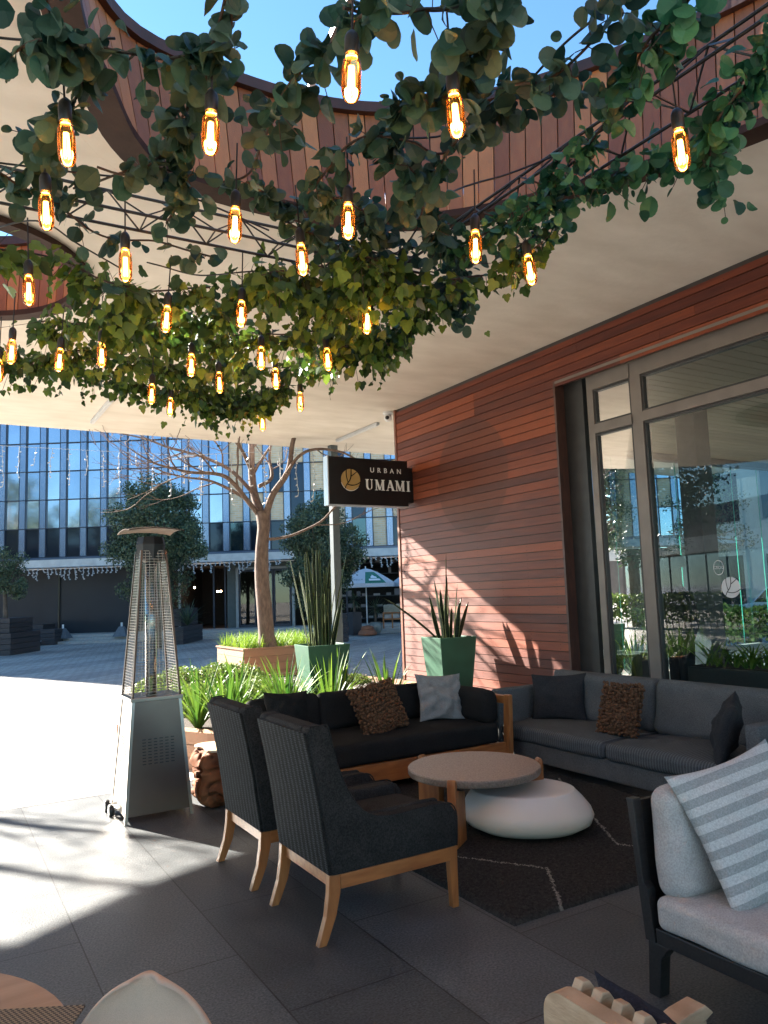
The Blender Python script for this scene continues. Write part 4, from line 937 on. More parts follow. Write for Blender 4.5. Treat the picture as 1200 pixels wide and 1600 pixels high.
logo(x0+.335, 3.165, .148, put, M_gold, M_signblack, sg, .004)
mr_ = MB()
for k in range(14):
    a0, a1 = R_(195+k*9), R_(195+(k+1)*9); R1, R2 = .149, .158-abs(k-6.5)*.0009
    mr_.prism([(x0+.335+R1*math.cos(a0), 3.165+R1*math.sin(a0)), (x0+.335+R1*math.cos(a1), 3.165+R1*math.sin(a1)), (x0+.335+R2*math.cos(a1), 3.165+R2*math.sin(a1)), (x0+.335+R2*math.cos(a0), 3.165+R2*math.sin(a0))], lambda p: put(p[0], p[1], 0), lambda p: put(p[0], p[1], .004))
mr_.build('logo_rim', M_letter, sg, world=True)
def sans(txt, cx, z, size, space, name, m, par):
    me = text_mesh(txt, size, .003, space); M = Matrix.Translation((cx, 8.9965, z)) @ Matrix.Rotation(R_(90), 4, 'X'); me.transform(M); me.materials.clear(); me.materials.append(m)
    o = bpy.data.objects.new(name, me); COL.objects.link(o); attach(o, par, True)
sans('URBAN', x0+.90, 3.285, .098, 1.95, 'lettering', M_letter, sg)
def serif_word(word, x, z, H, m, par):
    mb = MB(); T, t = .20*H, .075*H; s = .055*H; y = [0.0]
    def bar(a, b, w):  # slanted bar from (x,z) a to b, horizontal width w
        mb.prism([(a[0]-w/2, a[1]), (a[0]+w/2, a[1]), (b[0]+w/2, b[1]), (b[0]-w/2, b[1])], lambda p: put(x+p[0], z+p[1], 0), lambda p: put(x+p[0], z+p[1], .006+y[0])); y[0] += .00012
    def ser(cx, zz, w): bar((cx, zz), (cx, zz+s), w)
    for ch in word:
        if ch == 'U':
            bar((.17*H, .30*H), (.17*H, H), T); bar((.66*H, .30*H), (.66*H, H), t); ser(.17*H, H-s, .36*H); ser(.66*H, H-s, .26*H)
            P = [(.17+.245*(1-math.cos(a)), .32-.30*math.sin(a)) for a in [math.pi*k/10 for k in range(11)]]
            for k in range(10):
                a, b = P[k], P[k+1]; wd = T*(1-k/10)+t*(k/10); wa = wd/H/2
                mb.prism([(a[0]*H-wd*.45, a[1]*H), (a[0]*H+wd*.45, a[1]*H+wd*.3), (b[0]*H+wd*.45, b[1]*H+wd*.3), (b[0]*H-wd*.45, b[1]*H)], lambda p: put(x+p[0], z+p[1], 0), lambda p: put(x+p[0], z+p[1], .006+y[0])); y[0] += .00012
            x += 1.02*H
        elif ch == 'M':
            bar((.13*H, 0), (.13*H, H), t); bar((.85*H, 0), (.85*H, H), T); bar((.5*H, .04*H), (.15*H, H), T*.95); bar((.5*H, .04*H), (.84*H, H), t*1.1)
            for c, w_ in ((.13, .28), (.85, .36)): ser(c*H, 0, w_*H)
            ser(.12*H, H-s, .28*H); ser(.86*H, H-s, .34*H); x += 1.22*H
        elif ch == 'A':
            bar((.10*H, 0), (.42*H, H), t); bar((.74*H, 0), (.42*H, H), T); bar((.42*H, .30*H), (.42*H, .37*H), .36*H); ser(.10*H, 0, .26*H); ser(.74*H, 0, .34*H); x += 1.0*H
        elif ch == 'I':
            bar((.2*H, 0), (.2*H, H), T); ser(.2*H, 0, .38*H); ser(.2*H, H-s, .38*H); x += .5*H
    mb.build('lettering', m, par, world=True)
serif_word('UMAMI', x0+.565, 3.035, .150, M_letter, sg)
# ---- slim post, dome camera, ceiling battens
pp = onz(505, 700, HZ); pt = thing('support_post', (pp.x+.06, 12.2, 0), 0, 'slim square grey metal post holding up the far edge of the canopy', 'post')
MB().box(-.07, -.07, 0, .07, .07, HZ-.002).build('shaft', M_greypost, pt, bevel=.006, merge=True)
MB().box(-.13, -.13, .001, .13, .13, .02).build('base_plate', M_greypost, pt)
dc = thing('dome_camera', (5.86, 9.58, HZ-.02), 0, 'small white dome security camera at the top corner of the timber wall', 'security camera')
MB().lathe([(0, 0.02), (.075, .018), (.08, -.01), (.06, -.03), (0, -.032)][::-1], seg=32).build('mount', M_white, dc, smooth=True, angle=R_(40))
mb = MB(); ic = [(.001, -.062)]+[(.062*math.sin(a), -.062*math.cos(a)) for a in [math.pi*k/14 for k in range(1, 14)]]+[(.001, .062)]
mb.lathe(ic, (0, 0, -.075), 28); mb.build('housing', M_white, dc, smooth=True)
mb = MB(); mb.lathe([(r*.5, z*.5) for r, z in ic], (-.035, -.035, -.080), 20); mb.build('lens', M_black, dc, smooth=True)
for i, (x, y, lb) in enumerate(((1.985, 11.06, 'thin linear ceiling batten light at the left, behind the vines'), (6.065, 10.95, 'thin linear ceiling batten light at the right, above the black sign'))):
    if i == 0:
        bl = thing('batten_light', (x, y, HZ), 0, lb, 'ceiling light', 'linear batten lights under the canopy')
        MB().box(-.03, -.72, -.045, .03, .72, -.001).build('housing', M_alu, bl, bevel=.006, merge=True)
        MB().box(-.022, -.70, -.058, .022, .70, -.046).build('diffuser', M_white, bl, bevel=.004, merge=True)
    else: dup(bl, (x, y, HZ), 0, lb)
# ---- window decals
M_decal = mat('frosted_decal', (.62, .62, .62), (.58, .58, .58), rough=.7)
dk = onx(1137, 918, GX-.07)
dg_ = thing('window_decal', (GX-.03, dk.y, dk.z), 0, 'frosted round branch logo stuck on the large window pane', 'decal')
putw = lambda x, z, t: (GX-.024-t, x, z)
def wlogo(cy, cz, R):
    putm = lambda x, z, t: (GX-.024-t, 2*cy-x, z)
    logo(cy, cz, R, putm, M_decal, M_framedk, dg_, .0008)
wlogo(dk.y, dk.z, .092)
d2 = onx(1120, 887, GX-.05); ov = thing('window_sticker', (GX-.03, d2.y, d2.z), 0, 'small oval outline sticker above the round logo on the window', 'sticker')
mb = MB(); n = 40
for k in range(n):
    a, b = 2*math.pi*k/n, 2*math.pi*(k+1)/n; e = lambda q, f: (d2.y+.052*f*math.cos(q), d2.z+.066*f*math.sin(q))
    mb.prism([e(a, .92), e(b, .92), e(b, 1.02), e(a, 1.02)], lambda p: (GX-.024, p[0], p[1]), lambda p: (GX-.025, p[0], p[1]))
mb.build('oval_outline', M_decal, ov, world=True)
me = text_mesh('GROG', .036, .0004, 1.0); me.transform(Matrix.Translation((GX-.025, d2.y, d2.z-.012)) @ Matrix.Rotation(R_(-90), 4, 'Z') @ Matrix.Rotation(R_(90), 4, 'X')); me.materials.clear(); me.materials.append(M_decal)
o = bpy.data.objects.new('lettering', me); COL.objects.link(o); attach(o, ov, True)

# ---- inside the restaurant
M_inttable = mat('dark_table_top', (.035, .03, .028), (.05, .045, .04), rough=.25)
M_intchair = mat('grey_moulded_chair', (.20, .195, .19), (.16, .155, .15), rough=.5)
def int_table(loc, wd, dp, label, m=M_inttable):
    t = thing('dining_table', loc, 0, label, 'table', 'dining tables inside the restaurant'); mb = MB(); mb.box(-wd/2, -dp/2, .72, wd/2, dp/2, .755); mb.build('tabletop', m, t, bevel=.004, merge=True)
    for x in (-1, 1):
        for y in (-1, 1): MB().box(x*(wd/2-.05)-.02, y*(dp/2-.05)-.02, .012, x*(wd/2-.05)+.02, y*(dp/2-.05)+.02, .719).build('leg', M_black, t)
    return t
def int_chair(loc, rz, label):
    t = thing('dining_chair', loc, rz, label, 'chair', 'moulded chairs inside the restaurant')
    mb = MB(); rbox(mb, (0, 0, .45), (.44, .42, .03), .014, m=4); mb.build('seat', M_intchair, t, smooth=True, merge=True)
    mb = MB(); vs = []; fs = []; n = 12
    for s in (0, 1):
        for i in range(n+1):
            for j in range(9):
                u = 2*i/n-1; v = j/8; hw = .22*(1 if v < .7 else math.sqrt(max(0, 1-((v-.7)/.31)**3))); vs.append((u*hw, -.20-.05*v+.05*u*u-.014*s, .47+.36*v))
    K = (n+1)*9
    for i in range(n):
        for j in range(8): a = i*9+j; q = (a, a+9, a+10, a+1); fs += [q, tuple(K+t for t in reversed(q))]
    bd = list(range(9))+[i*9+8 for i in range(1, n+1)]+[n*9+j for j in range(7, -1, -1)]+[i*9 for i in range(n-1, 0, -1)]
    for a, b in zip(bd, bd[1:]+bd[:1]): fs.append((a, b, K+b, K+a))
    mb.add(vs, fs); mb.build('backrest', M_intchair, t, smooth=True, merge=True)
    for x in (-.17, .17):
        for y in (-.16, .16): m2 = MB(); m2.tube([(x, y, .44), (x*1.15, y*1.15, .012)], .011, 6); m2.build('leg', M_black, t)
    return t
M_paletop = mat('pale_table_top', (.62, .58, .52), (.56, .52, .46), rough=.3)
int_table((7.35, 6.9, .0), .8, .8, 'pale topped dining table inside the narrow left window', M_paletop)
ic0 = int_chair((7.0, 6.2, 0), R_(0), 'grey moulded chair behind the narrow left window pane')
int_table((7.0, 3.3, 0), .8, 1.6, 'long dark dining table just inside the large window')
dup(ic0, (7.7, 4.1, 0), R_(90), 'grey moulded chair at the far side of the long dark table inside')
dup(ic0, (7.8, 7.4, 0), R_(120), 'grey moulded chair beyond the pale topped table inside')
int_table((9.3, 6.0, 0), .8, .8, 'white topped dining table deeper inside the restaurant', M_paletop)
dup(ic0, (9.9, 6.2, 0), R_(80), 'grey moulded chair beside the deeper white topped table')
dup(ic0, (9.1, 5.2, 0), R_(10), 'grey moulded chair in front of the deeper white topped table')
# indoor planter trough
ipt = thing('trough_planter', (6.62, 4.55, 0), 0, 'dark trough planter with strappy green leaves inside the window', 'planter')
MB().box(-.2, -.45, .012, .2, .45, .78).build('trough', M_black, ipt, bevel=.01, merge=True); MB().box(-.17, -.42, .781, .17, .42, .79).build('soil', M_soil, ipt)
rnd = random.Random(12); mb = MB()
for k in range(90):
    a = rnd.uniform(0, 6.28); blade(mb, (rnd.uniform(-.14, .14), rnd.uniform(-.38, .38), .78), (math.cos(a)*.6, math.sin(a)*.6, 1), rnd.uniform(.2, .42), .014, rnd.uniform(.5, 1.4), n=6)
mb.build('leaves', M_strap, ipt, smooth=True)

# ---- person standing inside, seen as a dark figure
def person(loc, rz, label):
    t = tag(bpy.data.objects.new('person', bpy.data.meshes.new('person')), label, 'person')
    V = []; E_ = []; Rd = []
    def j(p, r, par=None):
        V.append(p); Rd.append(r)
        if par is not None: E_.append((par, len(V)-1))
        return len(V)-1
    pel = j((0, 0, .98), (.15, .11)); sp = j((0, .0, 1.16), (.135, .10), pel); chst = j((0, -.01, 1.36), (.165, .115), sp); nb = j((0, -.0, 1.52), (.075, .07), chst); nk = j((0, .01, 1.60), (.055, .055), nb)
    hd = j((0, .02, 1.70), (.082, .095), nk); hd2 = j((0, .015, 1.80), (.078, .09), hd); j((0, .01, 1.85), (.045, .055), hd2)
    nose = j((0, .115, 1.71), (.014, .016), hd)
    for s in (-1, 1):
        sh_ = j((s*.19, -.0, 1.46), (.065, .065), chst); el = j((s*.25, -.03, 1.19), (.045, .045), sh_); wr = j((s*.24, .06, .95), (.030, .026), el); ha = j((s*.235, .09, .88), (.036, .018), wr)
        for q in range(4): f1 = j((s*(.215+.014*q), .11, .83), (.0085, .0085), ha); j((s*(.212+.014*q), .115, .785+.006*abs(q-1.5)), (.007, .007), f1)
        th = j((s*.20, .125, .87), (.009, .009), ha); j((s*.195, .145, .835), (.008, .008), th)
        hp = j((s*.09, 0, .90), (.095, .095), pel); kn = j((s*.10, .02, .50), (.062, .065), hp); an = j((s*.10, -.01, .09), (.042, .045), kn); j((s*.11, .13, .045), (.042, .032), an)
    me = t.data; me.from_pydata(V, E_, []); COL.objects.link(t); sk = t.modifiers.new('skin', 'SKIN')
    for i, r in enumerate(Rd): me.skin_vertices[0].data[i].radius = r
    me.skin_vertices[0].data[0].use_root = True
    ss = t.modifiers.new('sub', 'SUBSURF'); ss.levels = 2; ss.render_levels = 2
    me.materials.append(mat('dark_clothing', (.018, .018, .022), (.03, .03, .035), rough=.9)); t.location = loc; t.rotation_euler = (0, 0, rz)
    hb = MB(); hb.lathe([(.001, -.02), (.098, -.01), (.104, .03), (.09, .085), (.05, .12), (.001, .13)], (0, .0, 1.765), 20, sy=1.12); h = hb.build('hair', mat('dark_hair', (.012, .009, .008), (.02, .016, .014), rough=.7), t, smooth=True)
    return t
ppn = ond(1056, 900, 7.9); person((ppn.x, ppn.y, .012), R_(70), 'person in dark clothes standing inside the restaurant behind the large window')

# ================================================================== OVERHEAD FRAMES, VINES, BULBS
ZV = 2.95
def truss(P, Q, label, w_=.13, hgt=.10):
    t = thing('wire_truss', tuple(P), 0, label, 'metal truss', 'slim black trusses carrying the vines'); d = (Q-P).normalized(); s = d.cross(Vector((0, 0, 1))).normalized(); L = (Q-P).length
    ch = [lambda q: P+d*q+s*w_/2, lambda q: P+d*q-s*w_/2, lambda q: P+d*q+Vector((0, 0, hgt))]
    for c in ch: MB().tube([c(0), c(L)], .006, 6).build('chord', M_black, t, world=True)
    mb = MB(); k = 0; q = 0; st_ = .26
    while q < L-st_:
        top = ch[2](q+st_/2); 
        for c in ch[:2]: mb.tube([c(q), top], .0035, 4); mb.tube([top, c(q+st_)], .0035, 4)
        mb.tube([ch[0](q), ch[1](q)], .003, 4); q += st_
    mb.build('lacing', M_black, t, world=True); return t
truss(onz(-160, 270, 3.02), onz(668, 440, 3.02), 'slim black lattice truss running along the left among the vines')
truss(onz(655, 420, 3.02), onz(1260, 25, 3.02), 'slim black lattice truss rising to the upper right among the vines', w_=.17)
def leaf_euc(mb, p, d, nrm, s):
    d = d.normalized(); b = nrm-d*nrm.dot(d); b = b.normalized() if b.length > 1e-3 else d.orthogonal().normalized(); a = d.cross(b)
    w_, l = s*random.uniform(.44, .56), s*random.uniform(.9, 1.15); cup = random.uniform(-.38, .34)*s
    K = 14; out = []
    for k in range(K):
        a_ = 2*math.pi*k/K-math.pi/2; x = math.cos(a_); y = .5+.5*math.sin(a_); out.append((x*(1-.10*(y-.5)), y*(1.0 if k else 1)+(.0)))
    out[0] = (0, -.05)
    vs = [p+a*(x*w_)+d*(y*l)+b*(cup*(x*x)*.9+random.uniform(-.02, .02)*s) for x, y in out]; nb_ = len(vs)
    vs += [p+d*(y*l)-b*abs(cup)*.25 for y in (.25, .5, .75)]
    fs = [(k, (k+1) % K, nb_+(0 if out[k][1]+out[(k+1) % K][1] < .72 else (2 if out[k][1]+out[(k+1) % K][1] > 1.3 else 1))) for k in range(K)]
    lo_r = [k for k in range(K) if fs[k][2] == nb_]; 
    for k in range(K):
        if fs[k][2] != fs[k-1][2]: fs.append((k, fs[k][2], fs[k-1][2]))
    mb.add(vs, fs)
def leaf_ivy(mb, p, d, nrm, s):
    d = d.normalized(); b = nrm-d*nrm.dot(d); b = b.normalized() if b.length > 1e-3 else d.orthogonal().normalized(); a = d.cross(b)
    out = [(0, .05), (.30, -.06), (.55, .12), (.62, .38), (.40, .48), (.36, .72), (.0, 1.12), (-.36, .72), (-.40, .48), (-.62, .38), (-.55, .12), (-.30, -.06)]
    f = random.uniform(-.18, .22)
    vs = [p+a*(x*s*.9)+d*(y*s)+b*(abs(x)*f*s) for x, y in out]+[p+d*(.42*s)]
    n = len(out); mb.add(vs, [(i, (i+1) % n, n) for i in range(n)])
def garland(name, P, kind, m, label, per, size, spread=.05, z=None, group=None, droop=0, stemr=.004):
    pts = spline([Vector(p) for p in P], 8, False); L = sum((b-a).length for a, b in zip(pts, pts[1:])); n = max(3, int(L/.02)); pts = even([p for p in pts], n, False)
    pts = [p+noise.noise_vector(p*5)*.02 for p in pts]
    t = thing(name, tuple(pts[0]), 0, label, 'garland', group)
    sm = MB(); sm.tube(pts, stemr, 5); lf = MB(); fn = leaf_euc if kind == 'e' else leaf_ivy
    cnt = int(L*per)
    for k in range(cnt):
        i = random.uniform(0, n-1.01); p = pts[int(i)].lerp(pts[int(i)+1], i % 1); dense = noise.noise(p*4.5)
        if dense < -.28 and random.random() < .75: continue
        o = Vector((random.gauss(0, 1), random.gauss(0, 1), random.gauss(-.25, .9))).normalized(); rr_ = abs(random.gauss(0, spread))*(1+dense)
        q = p+o*rr_; q.z -= droop*random.random()**2
        d = (o+Vector((0, 0, -.35 if kind == 'e' else -.9))+Vector((random.uniform(-.6, .6), random.uniform(-.6, .6), random.uniform(-.4, .4)))).normalized()
        nr = Vector((random.gauss(0, 1), random.gauss(0, 1), random.gauss(0, .8))) if kind == 'e' else Vector((random.gauss(-.5, .6), random.gauss(-.6, .6), random.gauss(0, .35)))
        fn(lf, q, d, nr, size*random.uniform(.42, 1.22)); 
        if random.random() < .35: sm.tube([p, q], .0015, 3, caps=False)
    # hanging tendrils
    if kind == 'i':
        for k in range(int(L*2.6)):
            p = random.choice(pts).copy(); dd = [p.copy()]; v = Vector((random.uniform(-.5, .5), random.uniform(-.5, .5), -.3))
            for s in range(random.randint(5, 11)):
                v = (v+Vector((random.uniform(-.3, .3), random.uniform(-.3, .3), -.22))).normalized()*.028; p = p+v; dd.append(p.copy()); v = v/.028
                leaf_ivy(lf, p, Vector((random.uniform(-1, 1), random.uniform(-1, 1), -.8)), Vector((random.gauss(0, 1), random.gauss(0, 1), .2)), size*random.uniform(.35, .7))
            sm.tube(dd, .0013, 3, caps=False)
    sm.build('stem', M_stem, t, world=True); lf.build('foliage', m, t, world=True, smooth=False); return t
def zp(L, z=ZV, jit=.06):
    return [onz(x, y, z+random.uniform(-jit, jit)) for x, y in L]
GE = 'eucalyptus garlands over the terrace'; GI = 'ivy garlands over the terrace'
euc = [
 ([(60, -60), (80, 20), (112, 80), (128, 130), (100, 190), (62, 250), (70, 300)], 'eucalyptus garland falling from the top left corner', 230, .078),
 ([(-60, 110), (20, 85), (80, 62), (140, 66), (200, 82), (270, 100), (330, 70), (350, -40)], 'eucalyptus garland crossing level below the top left corner', 190, .075),
 ([(345, -50), (362, 40), (330, 110), (290, 170), (268, 225), (215, 270), (150, 255)], 'dark eucalyptus garland hanging across the left rim of the round opening', 330, .080),
 ([(620, -60), (570, 20), (510, 80), (465, 130), (440, 180), (410, 225), (385, 275), (330, 290)], 'eucalyptus garland slanting down beside the topmost lit bulb', 200, .072),
 ([(540, 15), (580, 30), (640, 20), (700, 12), (760, -20)], 'short eucalyptus spray against the sky at the top centre', 85, .075),
 ([(785, -50), (765, 30), (735, 85), (725, 140), (660, 140), (612, 185), (600, 230), (650, 268), (625, 318)], 'eucalyptus garland curling down in the middle of the round opening', 300, .072),
 ([(725, 130), (735, 180), (700, 250), (675, 300), (655, 340)], 'eucalyptus garland dropping past the bulb right of centre', 260, .066),
 ([(985, -60), (950, 30), (905, 85), (850, 120), (800, 130), (775, 165), (745, 190)], 'loose eucalyptus garland crossing the blue sky on the right', 190, .070),
 ([(480, 300), (560, 215), (640, 215), (700, 240), (745, 195), (790, 150), (860, 150), (930, 155), (980, 160)], 'eucalyptus garland across the far planks of the round opening', 170, .066),
 ([(110, 300), (180, 270), (250, 265), (300, 300), (260, 350)], 'eucalyptus garland under the left end of the plank ring', 260, .066),
 ([(380, 290), (430, 310), (480, 320), (540, 310), (590, 350), (650, 385)], 'leafy eucalyptus garland right below the dark ring trim', 380, .064),
 ([(440, 340), (480, 365), (540, 385), (600, 400), (660, 415)], 'eucalyptus garland behind the middle row of bulbs', 320, .06),
 ([(660, 330), (690, 370), (720, 420), (725, 465), (712, 500)], 'eucalyptus garland ending in a hanging tuft right of centre', 420, .064),
 ([(-40, 240), (30, 290), (90, 330), (170, 370), (250, 380), (330, 400)], 'eucalyptus garland along the left edge among the truss rods', 170, .062),
]
for P, lb, per, sz in euc: garland('eucalyptus_garland', zp(P), 'e', M_euc, lb, per*.66, sz*.80, .031, group=GE)
eucr = [
 ([(1110, -40), (1060, 25), (1010, 70), (975, 150), (930, 210), (905, 250)], 'teal eucalyptus garland coming down over the right rim of the opening', 300, .066),
 ([(1240, 20), (1190, 100), (1140, 160), (1100, 215), (1040, 260), (980, 270), (930, 290)], 'teal leafy garland sweeping in from the right edge', 380, .062),
 ([(1160, 130), (1120, 200), (1108, 250), (1125, 300)], 'teal garland tuft hanging lowest at the far right', 330, .06),
 ([(930, 280), (880, 300), (830, 330), (780, 350), (740, 380), (700, 400)], 'teal garland following the right truss', 420, .052),
 ([(900, 250), (860, 290), (880, 330), (830, 370), (790, 400)], 'teal garland beside the rightmost low bulbs', 420, .050),
]
for P, lb, per, sz in eucr: garland('eucalyptus_garland', zp(P), 'e', M_eucr, lb, per*.78, sz*.80, .042, group=GE)
ivy = [
 ([(-60, 380), (30, 395), (110, 410), (170, 440), (250, 455), (330, 450)], 'yellow-green ivy garland at the left below the truss', 330, .062),
 ([(-60, 545), (40, 560), (130, 575), (220, 600), (300, 615), (380, 620), (450, 605)], 'ivy garland forming the lowest left fringe of the canopy', 560, .056),
 ([(60, 500), (150, 510), (240, 520), (330, 525), (420, 520), (500, 515), (570, 505)], 'dense ivy garland through the middle of the low bulbs', 560, .058),
 ([(140, 470), (220, 490), (300, 500), (380, 450), (430, 425), (500, 445)], 'olive ivy garland above the middle row of small bulbs', 460, .06),
 ([(430, 460), (500, 470), (560, 450), (610, 440), (660, 450), (700, 470)], 'ivy garland reaching right toward the hanging eucalyptus tuft', 560, .056),
 ([(330, 560), (400, 575), (470, 570), (530, 545), (590, 530), (640, 500), (660, 470)], 'dark ivy garland at the lower right corner of the canopy', 620, .054),
 ([(60, 560), (130, 545), (220, 560), (300, 580), (360, 600)], 'ivy garland just above the lowest left fringe', 480, .054),
 ([(600, 540), (560, 480), (540, 420), (560, 400), (640, 430)], 'ivy garland climbing between the two trusses', 460, .054),
 ([(300, 610), (340, 640), (400, 630), (440, 600)], 'lowest ivy garland tip hanging above the small tree', 560, .05),
 ([(700, 440), (760, 430), (800, 410), (850, 375)], 'ivy garland at the right end trailing to the last low bulb', 460, .05),
]
for P, lb, per, sz in ivy: garland('ivy_garland', zp(P, 2.93, .09), 'i', M_ivy, lb, per*.82, sz*.86, .064, droop=.06, group=GI)
for o_, sf in (('wide', 0),):
    cb_ = thing('cable_run', tuple(onz(-30, 60, 3.0)), 0, 'thin black cables looping between the bulbs under the garlands', 'cable')
    for P in ([(-30, 55), (30, 62), (110, 62), (180, 60)], [(-40, 250), (120, 270), (250, 290), (420, 360)], [(640, 15), (700, 15), (760, -10)], [(-20, 360), (60, 345), (120, 380), (190, 420)], [(230, 410), (250, 415), (310, 430), (380, 425), (440, 420)], [(600, 215), (700, 210), (800, 150), (900, 150), (1000, 160)], [(820, 135), (880, 70), (940, 20), (1000, -30)], [(560, 372), (620, 395), (690, 310), (800, 270), (900, 230)]):
        MB().tube(even(spline(zp(P, 3.0, .03), 6, False), 40, False), .0035, 5).build('cable', M_black, cb_, world=True)
# ---- bulbs
M_fil = emit('glowing_filament', (1.0, .50, .13), 5)
def amber():
    m = bpy.data.materials.new('amber_bulb_glass'); m.use_nodes = True; N = m.node_tree.nodes; L = m.node_tree.links; N.remove(N['Principled BSDF'])
    t = N.new('ShaderNodeBsdfTransparent'); t.inputs[0].default_value = (1, .80, .45, 1); g = N.new('ShaderNodeBsdfGlossy'); g.inputs[0].default_value = (1, .9, .75, 1); g.inputs['Roughness'].default_value = .03
    lw = N.new('ShaderNodeLayerWeight'); lw.inputs[0].default_value = .28; d = N.new('ShaderNodeBsdfTranslucent'); d.inputs[0].default_value = (1, .36, .05, 1)
    x = N.new('ShaderNodeMixShader'); L.new(lw.outputs['Fresnel'], x.inputs[0]); L.new(t.outputs[0], x.inputs[1]); L.new(g.outputs[0], x.inputs[2])
    y = N.new('ShaderNodeMixShader'); mr = N.new('ShaderNodeMapRange'); mr.inputs[3].default_value = .004; mr.inputs[4].default_value = .035; L.new(lw.outputs['Facing'], mr.inputs[0]); L.new(mr.outputs[0], y.inputs[0]); L.new(x.outputs[0], y.inputs[1]); L.new(d.outputs[0], y.inputs[2])
    L.new(y.outputs[0], N['Material Output'].inputs[0]); return m
M_amber = amber()
def bulb(loc, label, cord):
    t = thing('filament_bulb', loc, random.uniform(0, 3), label, 'light bulb', 'lit filament bulbs hanging in the vines')
    r = .0182; prof = [(.0135, .056), (.015, .05), (r*1.12, .036), (r*1.18, .02), (r*1.18, -.032), (r*1.05, -.044), (r*.8, -.052), (r*.4, -.057), (.0005, -.058)][::-1]
    MB().lathe(prof, seg=18).build('glass', M_amber, t, smooth=True)
    f = MB()
    for k in range(5):
        a = 2*math.pi*k/5; x, y = .008*math.cos(a), .008*math.sin(a); a += .62; f.tube([(x*.7, y*.7, .028), (x, y, -.034), (.008*math.cos(a), .008*math.sin(a), -.037), (.006*math.cos(a), .006*math.sin(a), .028)], .0010, 4)
    f.build('filament', M_fil, t)
    MB().lathe([(.0, .057), (.0145, .057), (.0155, .060), (.0165, .070), (.0165, .098), (.013, .108), (.006, .116), (.0, .117)], seg=16).build('socket', M_bulbsock, t, smooth=True, angle=R_(40))
    MB().tube([(0, 0, .116), (.002, 0, .116+cord)], .0028, 5).build('cord', M_black, t)
    ld = bpy.data.lights.new('bulb_glow', 'POINT'); ld.energy = .11; ld.color = (1, .50, .17); ld.shadow_soft_size = .02
    lo_ = bpy.data.objects.new('bulb_glow', ld); COL.objects.link(lo_); lo_.parent = t; lo_.location = (0, 0, -.005); return t
BL = [(104, 225, 'large bulb at the left edge, second from the top'), (329, 208, 'large bulb in front of the left part of the plank ring'), (549, 122, 'topmost bulb, hanging against the blue sky'), (712, 180, 'bulb right of centre at the edge of sky and planks'), (1064, 235, 'bulb furthest to the right, among teal leaves'),
 (72, 330, 'bulb near the left edge below the truss rods'), (367, 352, 'bulb hanging under the ring trim left of centre'), (544, 346, 'bulb on a bare cord in front of the ring trim'), (743, 386, 'bulb beside the hanging eucalyptus tuft'), (828, 422, 'rightmost of the low bulbs, against the bare ceiling'),
 (472, 406, 'bulb right of centre above the ivy, with its socket hidden'), (196, 415, 'bulb half covered by a round leaf, left of centre'), (45, 454, 'bulb in front of the small round opening at the left'), (260, 499, 'bulb in the middle row of the ivy, left one'), (377, 491, 'bulb in the middle row of the ivy, centre one'),
 (574, 501, 'bulb in the middle row of the ivy, right one'), (18, 550, 'small bulb near the left edge beside a cable joint'), (93, 563, 'small bulb in the low row, second from the left edge'), (159, 555, 'small bulb in the low row lighting a yellow leaf'), (299, 571, 'small bulb deep in the ivy above the far tree'), (343, 598, 'small bulb low in the ivy, left of the pair near the tip'),
 (408, 560, 'small bulb in dense ivy, upper of the close pair'), (431, 592, 'small bulb in dense ivy, lower of the close pair'), (512, 562, 'small bulb at the lower right of the ivy'), (237, 616, 'small bulb under the left ivy fringe'), (266, 636, 'small bulb half behind leaves under the left ivy fringe'), (469, 628, 'tiny bulb peeking under the right ivy fringe'), (410, 660, 'lowest bulb, hanging alone below the ivy tip'), (-2, 580, 'bulb cut by the left edge of the picture')]
for x, y, lb in BL:
    p = onz(x, y, 2.74+random.uniform(-.02, .02)); b_ = bulb(tuple(p), 'lit amber '+lb, .16 if y < 640 else .2); b_.rotation_euler = (random.uniform(-.07, .07), random.uniform(-.07, .07), random.uniform(0, 3))

# ================================================================== PLAZA, PLANTER TREE, FAR BUILDING
def RB(d, u, z=0): p = Hh*d+Rr*u; return Vector((p.x, p.y, z))     # d metres straight ahead on the ground, u to the right
pl_ = thing('timber_planter_box', (4.53, 12.35, 0), 0, 'large horizontal-board timber planter box holding the bare tree and bright grass', 'planter')
M_box = mat('planter_board', (.30, .17, .10), (.20, .105, .06), rough=.6, scale=5, attr=True, stretch=(1, 1, 9), bump=.3)
mb = MB()
X0, X1, Y0, Y1 = 0, 1.5, 0, 1.4
for k in range(6):
    z0 = .0+k*.121; z1 = z0+.116
    mb.box(X0, Y0, z0, X1, Y0+.03, z1); mb.box(X0, Y1-.03, z0, X1, Y1, z1); mb.box(X0, Y0+.031, z0, X0+.03, Y1-.031, z1); mb.box(X1-.03, Y0+.031, z0, X1, Y1-.031, z1)
mb.build('boards', M_box, pl_); MB().box(.03, .03, 0, 1.47, 1.37, .70).build('soil', M_soil, pl_)
mb = MB(); mb.box(-.02, -.02, .727, 1.52, .07, .752); mb.box(-.02, 1.33, .727, 1.52, 1.42, .752); mb.box(-.02, .071, .727, .07, 1.329, .752); mb.box(1.43, .071, .727, 1.52, 1.329, .752); mb.build('rim', M_box, pl_)
